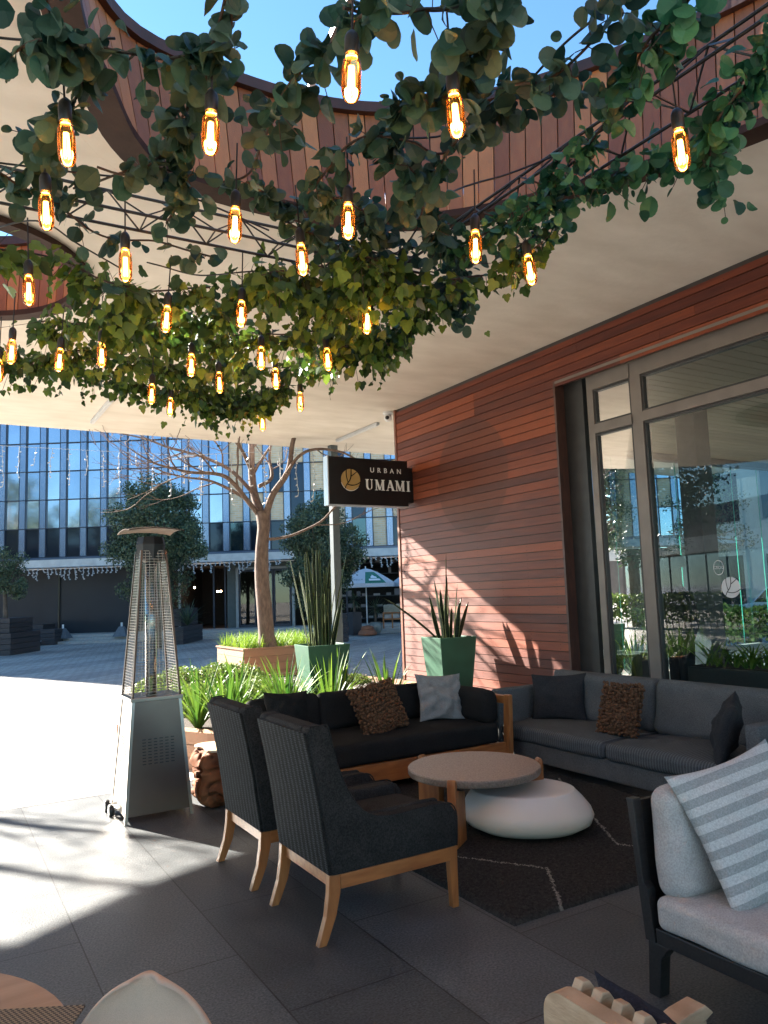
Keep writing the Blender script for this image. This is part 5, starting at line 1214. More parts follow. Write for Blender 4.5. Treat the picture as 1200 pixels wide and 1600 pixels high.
def grass(name, n, area, z, L, w_, m, label, spread=.5, bend=(.3, 1.2), cat='plant', kind=None, cup=.25):
    mb = MB()
    for k in range(n):
        x, y = area(); a = random.uniform(0, 6.28); s = random.uniform(.1, 1)*spread
        blade(mb, (x, y, z), (math.cos(a)*s, math.sin(a)*s, 1), random.uniform(*L), random.uniform(*w_), random.uniform(*bend), n=6, cup=cup)
    o = mb.build(name, m, None, smooth=True); return tag(o, label, cat, None, kind)
grass('ornamental_grass', 2600, lambda: (4.53+random.uniform(.04, 1.46), 12.35+random.uniform(.04, 1.36)), .70, (.14, .36), (.004, .008), M_lime, 'bright lime grass filling the timber planter box around the tree trunk', .75, cat='grass', kind='stuff')
# bare tree: limbs through measured places about 13.4 m away
tr = thing('bare_tree', tuple(ond(416, 985, 13.35)), 0, 'leafless tree with reddish brown bark growing in the timber planter box', 'tree')
trunk = [ond(x, y, d) for x, y, d in ((418, 992, 13.35), (413, 950, 13.35), (409, 900, 13.35), (409, 860, 13.35), (412, 825, 13.35), (410, 800, 13.35))]
trunk[0].z = .68
mb = MB(); tp_ = even(spline(trunk, 6, False), 40, False); rd = [.142-.035*i/39+(.05*(1-i/4) if i < 4 else 0)+(.02*max(0, i-34)/5) for i in range(40)]
seg = 16
mb.tube(tp_, rd, seg); mb.v = [tuple(Vector(v)+noise.noise_vector(Vector(v)*Vector((4, 4, 1.6)))*.012) for v in mb.v]
mb.build('trunk', M_trunk, tr, smooth=True, world=True)
bm_ = MB(); tw = MB()
def limb(P, r0, r1, kids=6, depth=2):
    kids = int(kids*.9); r0 *= .8; r1 *= .8
    P = [Vector(p) for p in P]; pts = even(spline(P, 6, False), 26, False); pts = [p+noise.noise_vector(p*2.3)*.05*(i/26) for i, p in enumerate(pts)]
    bm_.tube(pts, [r0+(r1-r0)*i/25 for i in range(26)], 9)
    for k in range(kids):
        i = random.randint(6, 25); v = (pts[min(25, i+1)]-pts[i-1]).normalized(); grow(pts[i], v, (r0+(r1-r0)*i/25)*.55, random.uniform(.6, 1.3), depth)
def grow(p, v, r, L, depth):
    n = 7; q = p.copy(); pts = [q.copy()]; v = (v+Vector((random.gauss(0, .5), random.gauss(0, .5), random.gauss(.15, .45)))).normalized()
    for k in range(n): v = (v+Vector((random.gauss(0, .14), random.gauss(0, .14), random.gauss(.04, .12)))).normalized(); q = q+v*(L/n); pts.append(q.copy())
    r = max(r, .0045); (tw if depth < 2 else bm_).tube(pts, [r*(1-.6*k/n) for k in range(n+1)], 5 if depth > 0 else 4, caps=False)
    if depth > 0:
        for k in range(random.randint(2, 3)):
            i = random.randint(2, n); grow(pts[i], v, r*.5, L*random.uniform(.45, .75), depth-1)
def PP(L, d0=13.35, dd=0): return [ond(x, y, d0+dd*i/len(L)) for i, (x, y) in enumerate(L)]
limb(PP([(411, 812), (398, 775), (393, 735), (391, 690), (385, 640), (375, 560)], dd=1.0), .105, .03, 7)
limb(PP([(414, 812), (425, 775), (448, 740), (456, 700), (470, 650), (480, 590)], dd=-.8), .085, .025, 3)
limb(PP([(448, 740), (465, 715), (490, 702), (530, 706), (575, 730), (600, 770)], 12.7, .5), .04, .010, 3)
limb(PP([(405, 805), (385, 780), (365, 755), (345, 742), (300, 738), (250, 726), (205, 700)], dd=-1.2), .062, .012, 10)
limb(PP([(385, 780), (360, 765), (330, 752), (290, 745), (255, 742), (240, 748)], dd=-.9), .042, .010, 9)
limb(PP([(395, 770), (360, 735), (320, 715), (270, 700), (200, 680), (160, 672)], dd=.6), .048, .011, 10)
limb(PP([(413, 842), (430, 842), (462, 835), (500, 815), (530, 785), (560, 770), (600, 790)], dd=-.5), .036, .010, 3)
limb(PP([(393, 735), (375, 700), (350, 670), (330, 640)], dd=-.6), .05, .015, 6)
limb(PP([(405, 760), (425, 745), (420, 710), (430, 670)], dd=.9), .05, .015, 6)
bm_.build('branches', M_trunk, tr, smooth=True, world=True); tw.build('twigs', M_trunk, tr, world=True)

# a second bare tree left of the view throws its branch shadows on the terrace
t2 = thing('bare_tree', (-4.4, 16.8, 0), 0, 'leafless tree left of the terrace whose branches shade the sunlit tiles', 'tree')
mb = MB(); mb.tube([(-4.4, 16.8, 0), (-4.3, 16.7, 1.6), (-4.35, 16.6, 3.2)], [.17, .14, .12], 14); mb.build('trunk', M_trunk, t2, smooth=True, world=True)
bm_ = MB(); tw = MB()
for P in ([(-4.35, 16.6, 3.1), (-3.6, 16.0, 4.6), (-2.6, 15.3, 5.6), (-1.2, 14.6, 6.0)], [(-4.35, 16.6, 3.1), (-4.2, 15.9, 4.8), (-3.4, 15.6, 6.2), (-2.3, 15.9, 7.3)], [(-4.35, 16.6, 3.1), (-4.9, 16.0, 4.6), (-4.3, 14.9, 5.6), (-3.2, 14.0, 5.9)], [(-4.35, 16.6, 3.1), (-5.1, 17.2, 5), (-5.5, 17.8, 7)]): limb(P, .085, .03, 8, 1)
bm_.build('branches', M_trunk, t2, smooth=True, world=True); tw.build('twigs', M_trunk, t2, world=True, merge=False)

# bed planting
def pip(x, y, poly):
    c = False
    for i in range(len(poly)):
        (x1, y1), (x2, y2) = poly[i-1], poly[i]
        if (y1 > y) != (y2 > y) and x < (x2-x1)*(y-y1)/(y2-y1)+x1: c = not c
    return c
def leaf_quad(mb, p, s, asp=.55):
    d = Vector((random.gauss(0, 1), random.gauss(0, 1), random.gauss(0, 1))).normalized(); a = d.orthogonal().normalized()*s*asp; a.rotate(Matrix.Rotation(random.uniform(0, 6.28), 3, d)); l = d*s
    mb.add([p-l*.5, p+a*.5, p+l*.5, p-a*.5], [(0, 1, 2, 3)])
gc = MB(); st2 = MB()
def shrubmass(cx, cy, rx, ry, h, n, mb, z0=.3, s=(.03, .055)):
    for k in range(n):
        a = random.uniform(0, 6.28); r = random.random()**.5; x, y = cx+rx*r*math.cos(a), cy+ry*r*math.sin(a); top = h*(1-r*r*.6)*(1+.35*noise.noise(Vector((x*3, y*3, 0)))); z = z0+top*random.random()**.45
        leaf_quad(mb, Vector((x, y, z)), random.uniform(*s), .7)
def shrub(cx, cy, rx, ry, h, n, label):
    t = thing('low_shrub', (cx, cy, .3), 0, label, 'shrub', 'low shrubs in the planting bed'); mb = MB(); shrubmass(cx, cy, rx, ry, h, n, mb); mb.build('foliage', M_shrub, t, world=True)
    sm = MB()
    for k in range(16): a = random.uniform(0, 6.28); sm.tube([(cx, cy, .3), (cx+rx*.7*math.cos(a), cy+ry*.7*math.sin(a), .3+h*.8)], .006, 4)
    sm.build('stems', M_bark, t, world=True)
shrub(2.95, 10.6, .62, .8, .36, 5200, 'low pale green shrub at the back left of the bed, behind the heater')
shrub(3.75, 10.9, .60, .75, .36, 4600, 'low pale green shrub in the bed in front of the timber planter box')
shrub(2.75, 9.1, .55, .65, .30, 4200, 'low pale green shrub at the left rim of the bed')
shrub(3.6, 9.3, .5, .6, .26, 2600, 'low pale green shrub in the middle of the bed')
shrub(5.35, 9.9, .22, .25, .16, 420, 'small sprig of pale shrub in gravel near the timber wall corner')
def strappy(cx, cy, n, L, w_, label, z0=.3, sp=.7, m=M_strap, bend=(.5, 1.5)):
    t = thing('strappy_plant', (cx, cy, z0), 0, label, 'plant', 'strap-leaved plants in the bed'); mb = MB()
    for k in range(n):
        a = 2.4*k+random.uniform(-.3, .3); s = random.uniform(.1, sp)*(.4+k/n); blade(mb, (cx+.03*math.cos(a), cy+.03*math.sin(a), z0), (math.cos(a)*s, math.sin(a)*s, 1), random.uniform(*L), random.uniform(*w_), random.uniform(*bend), n=8, cup=.3)
    mb.build('leaves', m, t, smooth=True, world=True); return t
sp_ = [(2.50, 7.35, 'strappy plant nearest the heater, spilling over the bed corner'), (2.78, 7.75, 'strappy plant at the left of the bed, second from the heater'), (3.05, 7.2, 'tall bright strappy plant just behind the farther armchair'), (3.35, 7.75, 'bright strappy plant in the middle of the bed row'), (3.55, 7.15, 'strappy plant behind the left end of the timber sofa'),
       (3.9, 7.6, 'strappy plant beside the left green planter'), (4.15, 7.0, 'dark strappy plant in front of the left green planter'), (2.35, 7.75, 'strappy plant on the outer left rim of the bed'), (2.95, 6.85, 'low strappy plant close behind the stump and chairs')]
for x, y, lb in sp_: strappy(x, y, 46, (.42, .80), (.013, .024), lb)
mb = MB(); rnd = random.Random(3)
for k in range(420):
    x, y = rnd.uniform(4.4, 5.7), rnd.uniform(7.2, 11.2); s = rnd.uniform(.012, .03)
    if pip(x, y, bi): mb.lathe([(.001, -s*.5), (s*.8, -s*.3), (s, 0), (s*.8, s*.3), (.001, s*.5)], (x, y, .31+s*.3), 7, sx=rnd.uniform(.7, 1.3))
tag(mb.build('white_pebbles', M_cement, None, smooth=True), 'loose white pebbles on the bed soil near the timber wall', 'pebbles', None, 'stuff')

# ---- far office building: own frame, x to the right, y away, z up
D0 = 34.0
def fb(px, py, d=D0): p = ond(px, py, d); return (p.dot(Rr), p.z)
ob = thing('office_building', tuple(RB(D0, 0)), -YAW, 'large office building with a blue glass front above dark shopfronts across the plaza', 'building')
M_navy_p = mat('dark_hoarding', (.012, .015, .022), (.018, .022, .031), rough=.38, scale=.6, detail=3)
M_span = mat('blue_grey_spandrel', (.13, .155, .21), (.11, .13, .18), rough=.3, metal=.3, scale=1)
M_canopy = mat('white_canopy_edge', (.62, .60, .56), (.5, .48, .45), rough=.6, scale=3, detail=9)
M_fin = mat('pale_blue_fin', (.25, .30, .42), (.22, .27, .38), rough=.25, metal=.85, scale=.8)
M_mull = mat('dark_blue_mullion', (.02, .028, .05), rough=.4)
def curtain(name, c, r=.06, metal=.85, c2=None): return mat(name, c, c2 or tuple(v*.8 for v in c), rough=r, metal=metal, scale=.5, detail=3, bump=.02, bscale=.6)
M_cg = [curtain('blue_glass', (.42, .47, .58), metal=.95), curtain('blue_glass_light', (.50, .55, .66), metal=.95), curtain('blue_glass_deep', (.35, .41, .53), metal=.95)]
M_cd = curtain('smoky_glass', (.035, .045, .065), metal=.5); M_cgreen = curtain('green_grey_glass', (.10, .14, .15))
M_brick = mat('yellow_brick', (.50, .34, .20), (.58, .42, .27), rough=.85, scale=2)
def brickify():
    N, L = nodes_of(M_brick); b = N['Principled BSDF']; tc = N.new('ShaderNodeTexCoord'); s = N.new('ShaderNodeSeparateXYZ'); c = N.new('ShaderNodeCombineXYZ')
    L.new(tc.outputs['Object'], s.inputs[0]); L.new(s.outputs[0], c.inputs[0]); L.new(s.outputs[2], c.inputs[1]); br = N.new('ShaderNodeTexBrick'); br.inputs['Scale'].default_value = 1
    br.inputs['Brick Width'].default_value = .3; br.inputs['Row Height'].default_value = .1; br.inputs['Mortar Size'].default_value = .012
    br.inputs['Color1'].default_value = (.80, .56, .34, 1); br.inputs['Color2'].default_value = (.66, .45, .27, 1); br.inputs['Mortar'].default_value = (.7, .6, .48, 1)
    L.new(c.outputs[0], br.inputs[0]); L.new(br.outputs[0], b.inputs['Base Color'])
brickify()
zc0, zc1 = fb(100, 888)[1], fb(100, 877)[1]; zs0, zs1 = zc1+.03, fb(100, 838)[1]+.72*0
zw0 = fb(100, 868)[1]; zw0 = fb(95, 870.5)[1]
rows = [zw0+1.31*k for k in range(9)]
ux = fb(72.5, 760)[0]; bay = fb(135.7, 760)[0]-fb(104, 760)[0]
kk0 = int((-31-ux)/bay); kk1 = int((15.5-ux)/bay)
H0 = 17.0
rb = random.Random(11)
mull = MB(); fins = MB(); rest = MB(); bk = MB()
brick_bays = {}
for k in range(kk0, kk1):
    x0 = ux+k*bay; x1 = x0+bay*.67; x2 = x0+bay; px_ = 600+(x0+x1)/2/D0*FPX
    fins.box(x1+.02, -.02, zw0, x2-.02, .1, H0); mull.box(x2-.02, -.05, zw0, x2+.02, .12, H0); mull.box(x1-.012, -.03, zw0, x1+.02, .12, H0)
    for r, z in enumerate(rows[:-1]):
        z1_ = rows[r+1]; vis = -10 < px_ < 650 and r < 4
        right = px_ > 365
        if right and rb.random() < (.62 if r > 0 else .35): bk.box(x0+.021, .03, z+.02, x1-.013, .1, z1_-.02); continue
        m = (M_cd if (r < 1 and rb.random() < .8) else rb.choice(M_cg)) if not right else rb.choice([M_cd, M_cd, M_cgreen, M_cg[2]])
        q = MB().box(x0+.021, .04+rb.uniform(-.004, .004), z+.02, x1-.013, .1, z1_-.02)
        if vis: q.build('window', m, ob)
        else: rest.v += q.v and [] or []; rest.add(q.v, q.f)
rest.add([], []); o = rest.build('window_rest', M_cg[0], ob); o.name = 'window'; o['kind'] = 'stuff'
fins.build('fins', M_fin, ob)
for z in rows: mull.box(kk0*bay+ux, -.045, z-.02, kk1*bay+ux, .025, z+.02)
mull.build('mullions', M_mull, ob); bk.build('brick_panels', M_brick, ob)  # brick-patterned panels fill some of the right-hand bays
xl, xr = kk0*bay+ux, kk1*bay+ux
MB().box(xl, .12, rows[-1]-.01, xr, 14, H0).build('upper_wall', M_span, ob); MB().box(xl, .13, zw0, xr, 14, rows[-1]-.02).build('core', M_mull, ob)
MB().box(xl, -.12, zc1+.05, xr, .3, zw0-.022).build('spandrel', M_span, ob)
MB().box(xl, -1.5, zc0, xr, .119, zc1).build('canopy', M_canopy, ob)
MB().box(xl, -.9, zc1+.001, xr, -.121, zc1+.045).build('canopy_flashing', M_mull, ob)
# ground floor: hoarding at left, open entrance, framed glass doors, shop at right
gx = lambda px, py=930: fb(px, py)[0]
MB().box(xl, .6, .3, gx(86), .7, zc0-.001).build('hoarding', M_navy_p, ob); MB().box(gx(86)+.03, .5, .3, gx(262), .62, zc0-.001).build('hoarding', M_navy_p, ob)
MB().box(gx(66), .35, .3, gx(86)-.02, .5, zc0-.001).build('hoarding_post', M_navy_p, ob)
M_dkint = mat('dark_shop_interior', (.012, .012, .014), (.02, .018, .017), rough=.8)
mb = MB(); mb.box(gx(262), 6, -.03, xr, 6.1, zc0); mb.box(gx(262)+.11, .64, .28, xr, 5.99, .299); mb.box(gx(262), .6, zc0-.1, xr, 6, zc0-.001); mb.box(gx(262)-.02, .63, .3, gx(262)+.1, 6, zc0-.1); mb.build('shop_interior', M_dkint, ob)
M_dkgreen = mat('grey_green_pier', (.085, .10, .095), (.07, .085, .08), rough=.5)
MB().box(gx(353), .3, .3, gx(367), .6, zc0-.001).build('pier', M_dkgreen, ob); MB().box(gx(353), .35, 3.0, gx(520), .55, zc0-.002).build('transom_panel', M_dkgreen, ob)
M_lfr = mat('pale_door_frame', (.36, .35, .33), (.30, .29, .27), rough=.5)
fr = MB(); a, b = gx(367), gx(455); fr.box(a, .2, .3, a+.12, .4, 3.0); fr.box(b, .2, .3, b+.12, .4, 3.0); fr.box(a+.12, .2, 2.9, b, .4, 3.0); fr.build('door_frame', M_lfr, ob)
M_shopglass = glass('shop_glass', (.5, .55, .55), 2.5, 1.5)
for q in range(3):
    xa = a+.14+q*(b-a-.16)/3; xb = xa+(b-a-.16)/3-.03; d = MB(); d.box(xa, .25, .3, xa+.06, .33, 2.89); d.box(xb-.06, .25, .3, xb, .33, 2.89); d.box(xa+.06, .25, 2.80, xb-.06, .33, 2.89); d.box(xa+.06, .25, .3, xb-.06, .33, .42); o = d.build('door', M_mull, ob)
    MB().add([(xa+.06, .29, .42), (xb-.06, .29, .42), (xb-.06, .29, 2.8), (xa+.06, .29, 2.8)], [(0, 1, 2, 3)]).build('pane', M_shopglass, o)
MB().box(gx(276), .3, .3, gx(279), .4, zc0-.01).build('pale_post', M_lfr, ob)
for px in (330, 348, 505, 540): MB().box(gx(px), .35, .3, gx(px)+.07, .45, zc0-.01).build('shop_mullion', M_mull, ob)
M_lamp = emit('warm_shop_lamp', (1, .62, .35), 14)
def shoplamp(px, py, d, label, r=.045):
    p = ond(px, py, d); mb = MB(); mb.lathe([(.001, -r), (r*.8, -r*.6), (r, 0), (r*.8, r*.6), (.001, r)], seg=10); o = mb.build('shop_lamp', M_lamp, None, smooth=True); o.location = p; tag(o, label, 'lamp')
    MB().tube([(0, 0, r*.8), (0, 0, zc0-.1-p.z)], .008, 4).build('cord', M_black, o)
for px, py, lb in ((304, 918, 'single warm lamp in the dark entrance behind the heater cage'), (340, 924, 'left one of the paired warm lamps in the entrance'), (345, 924, 'right one of the paired warm lamps in the entrance')): shoplamp(px, py, 36.5, lb)
# steps
stp = thing('entrance_steps', tuple(RB(32.6, 0)), -YAW, 'shallow stone steps along the foot of the office building', 'steps')
for k in range(3): MB().box(gx(20)*1.0 if k else gx(24), -.9+k*.55, -.03, xr, 1.95, .08+k*.11).build('step', M_cement, stp) if k == 0 else MB().box(gx(30), -.9+k*.55, .081+(k-1)*.11, xr, 1.95, .08+k*.11).build('step', M_cement, stp)
# icicle light strings
M_wirew = mat('white_light_wire', (.55, .53, .52), (.4, .4, .4), rough=.5)
def drop(L, r=.006, seed=0, s=1):
    rn = random.Random(seed); mb = MB(); p = Vector((0, 0, 0)); pts = [p.copy()]; n = max(3, int(L/.09))
    for k in range(n): p = p+Vector((rn.uniform(-.02, .02)*s, rn.uniform(-.02, .02)*s, -L/n)); pts.append(p.copy())
    mb.tube(pts, r, 4)
    for q in pts[1:]:
        a = rn.uniform(0, 6.28); mb.tube([q, q+Vector((math.cos(a)*.05*s, math.sin(a)*.05*s, rn.uniform(-.03, .02)*s))], r*2.0, 5)
    return mb
def icicles(name, A, B, n, Ls, label, r=.006, sag=0, s=1):
    t = thing(name, tuple(A), 0, label, 'string lights', 'white icicle light strings'); pts = [A.lerp(B, k/30)-Vector((0, 0, sag*4*(k/30)*(1-k/30))) for k in range(31)]; MB().tube(pts, r*.8, 4).build('cable', M_wirew, t, world=True)
    pr = []
    for i, L in enumerate(Ls):
        o = drop(L, r, i, s).build('light_drop', M_wirew, t); pr.append(o)
    for k in range(n):
        f = (k+.5)/n; p = A.lerp(B, f)-Vector((0, 0, sag*4*f*(1-f)))-A
        if k < len(pr): o = pr[k]
        else: o = pr[random.randrange(len(pr))].copy(); COL.objects.link(o); o.parent = t
        o.location = p; o.rotation_euler = (0, 0, random.uniform(0, 6))
zz = zc0-.01
def cp(px): u = fb(px, 890)[0]*(32.45/34); q = RB(32.45, u); return Vector((q.x, q.y, zz))
icicles('icicle_lights', cp(34), cp(192), 22, (.16, .3, .42, .55, .2, .48), 'row of white icicle lights under the canopy at the left', .014, s=1.4)
icicles('icicle_lights', cp(262), cp(440), 25, (.16, .3, .42, .55, .2, .48), 'row of white icicle lights under the canopy behind the bare tree', .014, s=1.4)
icicles('icicle_lights', cp(535), cp(632), 12, (.16, .3, .42, .6, .2, .48), 'row of white icicle lights under the canopy above the parasol', .014, s=1.4)
a, b = ond(-60, 693, 14.6), ond(330, 714, 14.6); icicles('icicle_lights', a, b, 15, (.25, .52, .80, .62, .35, .55, .70, .5), 'near string of white icicle lights hanging from a cable left of the bare tree', .006, sag=.0)
a, b = ond(275, 712, 13.0), ond(500, 702, 13.0); icicles('icicle_lights', a, b, 9, (.5, .8, .35, .9, .6), 'near string of white icicle lights dangling among the bare branches', .006)

# ---- evergreen trees
def evergreen(px, pybase, D, R0, H_, zc, label, nb=46, per=150, seed=1, ls=(.06, .12), trunk_h=None, sq=1.0):
    rn = random.Random(seed); random.seed(seed+100); u = (px-600)/FPX*D; base = RB(D, u, 0); t = thing('evergreen_tree', tuple(base), 0, label, 'tree', 'evergreen trees on the plaza'); c = base+Vector((0, 0, zc))
    tk = MB(); tk.tube([base, base+Vector((.05, 0, zc*.5)), c+Vector((0, 0, -H_*.1))], [.11, .085, .05], 10)
    mb = MB()
    for k in range(nb):
        d = Vector((rn.gauss(0, 1), rn.gauss(0, 1), rn.gauss(0, 1))).normalized(); rr = rn.random()**.4; p = c+Vector((d.x*R0*sq, d.y*R0, d.z*H_/2))*rr*rn.uniform(.7, 1.12); cr = R0*rn.uniform(.18, .34)
        tk.tube([c+Vector((0, 0, -H_*.2)), p], [.03, .008], 5, caps=False)
        for q in range(per):
            e = Vector((random.gauss(0, 1), random.gauss(0, 1), random.gauss(0, .8))).normalized()*cr*random.random()**.5; leaf_quad(mb, p+e, random.uniform(*ls), .5)
    tk.build('trunk', M_bark, t, smooth=True, world=True); mb.build('crown', M_tree, t, world=True)
evergreen(245, 0, 26, 1.8, 4.3, 3.9, 'round dark evergreen tree behind the patio heater', 110, 420, 1, (.07, .125))
evergreen(500, 0, 23.5, 1.3, 3.7, 3.0, 'evergreen tree behind the slim post and the left snake plant', 90, 400, 2, (.06, .11))
evergreen(5, 0, 26.5, 1.05, 1.9, 2.65, 'evergreen tree crown in the big dark planter at the left edge', 34, 200, 3)
# ---- dark tiered planters, weights, stand
M_dkbox = mat('dark_plank_planter', (.040, .035, .036), (.055, .048, .048), rough=.6, scale=3, attr=True, stretch=(1, 1, 8))
def tier(px0, px1, D, dep, z0, z1, label, top=None):
    u0, u1 = (px0-600)/FPX*D, (px1-600)/FPX*D; t = thing('dark_planter', tuple(RB(D, u0)), -YAW, label, 'planter', 'dark plank planters by the steps'); mb = MB(); n = max(2, int((z1-z0)/.16))
    for k in range(n): a = z0+(z1-z0)*k/n; mb.box(0, 0, a, u1-u0, dep, a+(z1-z0)/n-.012)
    mb.build('boards', M_dkbox, t); return t
tier(-90, 16, 25.6, 2.2, -.02, .72, 'lower tier of the big dark planter at the left edge'); 
tier(-90, 14, 25.9, 1.7, .72, 1.22, 'upper tier of the big dark planter at the left edge')
tier(44, 66, 32.6, 1.2, .02, .80, 'small dark planter stepped behind the big one'); tier(40, 84, 31.4, .9, -.02, .62, 'long low dark planter in front of the hoarding')
tier(268, 283, 28.5, 3.0, -.02, .62, 'lower dark planter right of the heater cage'); tier(268, 280, 29.6, 2.6, .62, 1.3, 'upper dark planter right of the heater cage')
tier(525, 537, 26.5, 1.0, -.02, .95, 'narrow planter box of red-brown planks by the snake plant')
p = RB(29.4, (290-600)/FPX*29.4); strappy(p.x, p.y, 60, (.7, 1.2), (.018, .028), 'large grey-green grass clump in the dark planter beside the heater', z0=.65, sp=.9, m=M_tree)
for px, lb in ((97, 'grey pyramid barrier weight left of the heater, standing before the dark hoarding'), (188, 'grey pyramid barrier weight just behind the heater cage')):
    q = RB(32.3, (px-600)/FPX*32.3); t = thing('pyramid_weight', (q.x, q.y, .19), -YAW, lb, 'barrier weight', 'grey pyramid weights on the steps'); MB().hexa([(-.30, -.3, 0), (.30, -.3, 0), (.30, .3, 0), (-.30, .3, 0)], [(-.09, -.09, .42), (.09, -.09, .42), (.09, .09, .42), (-.09, .09, .42)]).build('weight', mat('grey_concrete', (.16, .17, .18), (.12, .13, .14), rough=.9, scale=14, bump=.5), t, merge=True)
    MB().tube([(0, 0, .42), (0, 0, .58)], .045, 12).build('tube', M_white, t, smooth=True, angle=R_(40))
q = RB(31, (50-600)/FPX*31); t = thing('dish_stand', (q.x, q.y, 0), 0, 'low white dish on a thin stem standing on the steps at the left', 'stand')
MB().lathe([(.0, .0), (.10, .0), (.10, .02), (.02, .04), (.02, .10), (.30, .14), (.34, .17), (.0, .16)], seg=24).build('dish', M_white, t, smooth=True, angle=R_(40)); MB().tube([(0, 0, .16), (0, 0, .45)], .02, 6).build('stem', M_black, t)
# ---- parasols and shop front
def parasol(px, D, label, words=True, Rp=1.13):
    u = (px-600)/FPX*D; b = RB(D, u); t = thing('parasol', tuple(b), -YAW, label, 'parasol', 'white and green parasols before the shop'); n = 8; zt, ze = 2.62, 2.02; Rp = Rp
    w_, g = MB(), MB()
    def S(a, s): x = Rp*s; return (x*math.sin(a), -x*math.cos(a), zt-(zt-ze)*(s**1.45))
    for k in range(n):
        a0, a1 = 2*math.pi*(k-.5)/n+.39, 2*math.pi*(k+.5)/n+.39
        for i in range(5):
            s0, s1 = i/5, (i+1)/5; tgt = g if (k % 4 == 0 and i > 1) else w_
            P = [S(a0, s0), S(a1, s0), S(a1, s1), S(a0, s1)]; tgt.add(P+[(x, y, z-.012) for x, y, z in P], [(0, 1, 2, 3), (7, 6, 5, 4), (0, 4, 5, 1), (1, 5, 6, 2), (2, 6, 7, 3), (3, 7, 4, 0)])
        P, Q = S(a0, 1), S(a1, 1); w_.add([P, Q, (Q[0], Q[1], Q[2]-.15), (P[0], P[1], P[2]-.15), (P[0]*.99, P[1]*.99, P[2]), (Q[0]*.99, Q[1]*.99, Q[2]), (Q[0]*.99, Q[1]*.99, Q[2]-.15), (P[0]*.99, P[1]*.99, P[2]-.15)], [(0, 1, 2, 3), (7, 6, 5, 4), (3, 2, 6, 7)])
    w_.build('canopy', mat('white_parasol_cloth', (.72, .72, .74), (.68, .68, .70), rough=.8, trans=.3), t); g.build('green_panels', mat('green_parasol_cloth', (.02, .16, .11), (.03, .18, .12), rough=.7), t)
    MB().tube([(0, 0, .2), (0, 0, zt+.08)], .024, 10).build('pole', M_white, t, smooth=True)
    MB().lathe([(0, 0), (.36, .0), (.38, .06), (.33, .16), (.24, .22), (.26, .26), (.22, .34), (.04, .38), (0, .38)], seg=24).build('base_pot', mat('terracotta', (.36, .13, .06), (.28, .10, .045), rough=.8, scale=9), t, smooth=True, angle=R_(40))
    if words:
        def onc(a, s): x, y, z = S(a, s); return x*1.012, y*1.012-.006, z
        am = .39; e = MB()
        def patch(P):
            e.add([onc(am+a, s) for a, s in P], [tuple(range(len(P)))])
        patch([(-.24, .80), (.24, .80), (.24, .89), (-.24, .89)]); patch([(-.14, .70), (-.07, .66), (0, .58), (.07, .66), (.15, .70), (.15, .77), (-.14, .77)])
        e.build('panel_emblem', M_letter, t)
        me = text_mesh('CARRELLA', .105, .001, 1.35); x, y, z = S(am-math.pi/4, .86); a = am-math.pi/4
        M = Matrix.Translation((x*1.03, y*1.03-.01, z-.0)) @ Matrix.Rotation(a, 4, 'Z') @ Matrix.Rotation(R_(52), 4, 'X'); me.transform(M); me.materials.clear(); me.materials.append(M_greypost); o = bpy.data.objects.new('lettering', me); COL.objects.link(o); o.parent = t
    return t
parasol(568, 30.0, 'white parasol with green panels in a terracotta pot before the dark shop')
parasol(652, 30.5, 'second white parasol, only its left tip showing past the timber wall', False)
def yucca(px, D, potc, label, zb=.5):
    u = (px-600)/FPX*D; b = RB(D, u); t = thing('potted_yucca', tuple(b), 0, label, 'plant', 'potted yuccas beside the parasol'); mb = MB(); rn = random.Random(px)
    for k in range(70):
        v = Vector((rn.gauss(0, 1), rn.gauss(0, 1), rn.gauss(.3, .8))).normalized(); blade(mb, (0, 0, zb+.55), v, rn.uniform(.45, .7), .014, .3, n=4)
    mb.build('leaves', M_tree, t); MB().tube([(0, 0, zb-.05), (0, 0, zb+.55)], .05, 8).build('trunk', M_bark, t); return t, MB()
t, mb = yucca(549, 30.6, 0, 'spiky yucca in a tall dark square pot left of the parasol pole', .85); mb.box(-.2, -.2, 0, .2, .2, .9); mb.build('pot', M_dkbox, t)
t, mb = yucca(581, 30.6, 0, 'spiky yucca in a round glazed pot right of the parasol pole', .45); mb.lathe([(0, 0), (.16, 0), (.28, .2), (.27, .38), (.2, .48), (0, .46)], seg=20); mb.build('pot', mat('glazed_green_pot', (.10, .13, .11), (.3, .3, .27), rough=.3, scale=4), t, smooth=True)
q = RB(31.2, (607-600)/FPX*31.2); t = thing('wicker_bench', (q.x, q.y, .19), -YAW, 'wooden armchair-bench with patterned cushions beside the parasol', 'bench')
mb = MB(); 
for x in (-.36, 0, .36): mb.box(x-.03, -.3, 0, x+.03, -.24, .62)
mb.box(-.36, -.3, .34, .36, -.26, .40); mb.box(-.39, -.3, .60, .39, .3, .64); mb.build('frame', M_oakz, t)
mb = MB(); rbox(mb, (0, 0, .48), (.66, .46, .22), .06, nz=.01, m=4); mb.build('seat_cushion', M_linen, t, smooth=True, merge=True); mb = MB(); rbox(mb, (0, .28, .75), (.7, .14, .4), .06, nz=.01, m=4); mb.build('back_cushion', M_linen2, t, smooth=True, merge=True)
sh_ = thing('shop_shelf', tuple(RB(34.4, -.7)), -YAW, 'dark display shelves with small pale goods inside the shop behind the parasol', 'shelf')
M_goods = mat('pale_goods', (.30, .24, .20), (.12, .10, .10), rough=.6, scale=3, attr=True)
mb = MB(); gd = MB(); rn = random.Random(9)
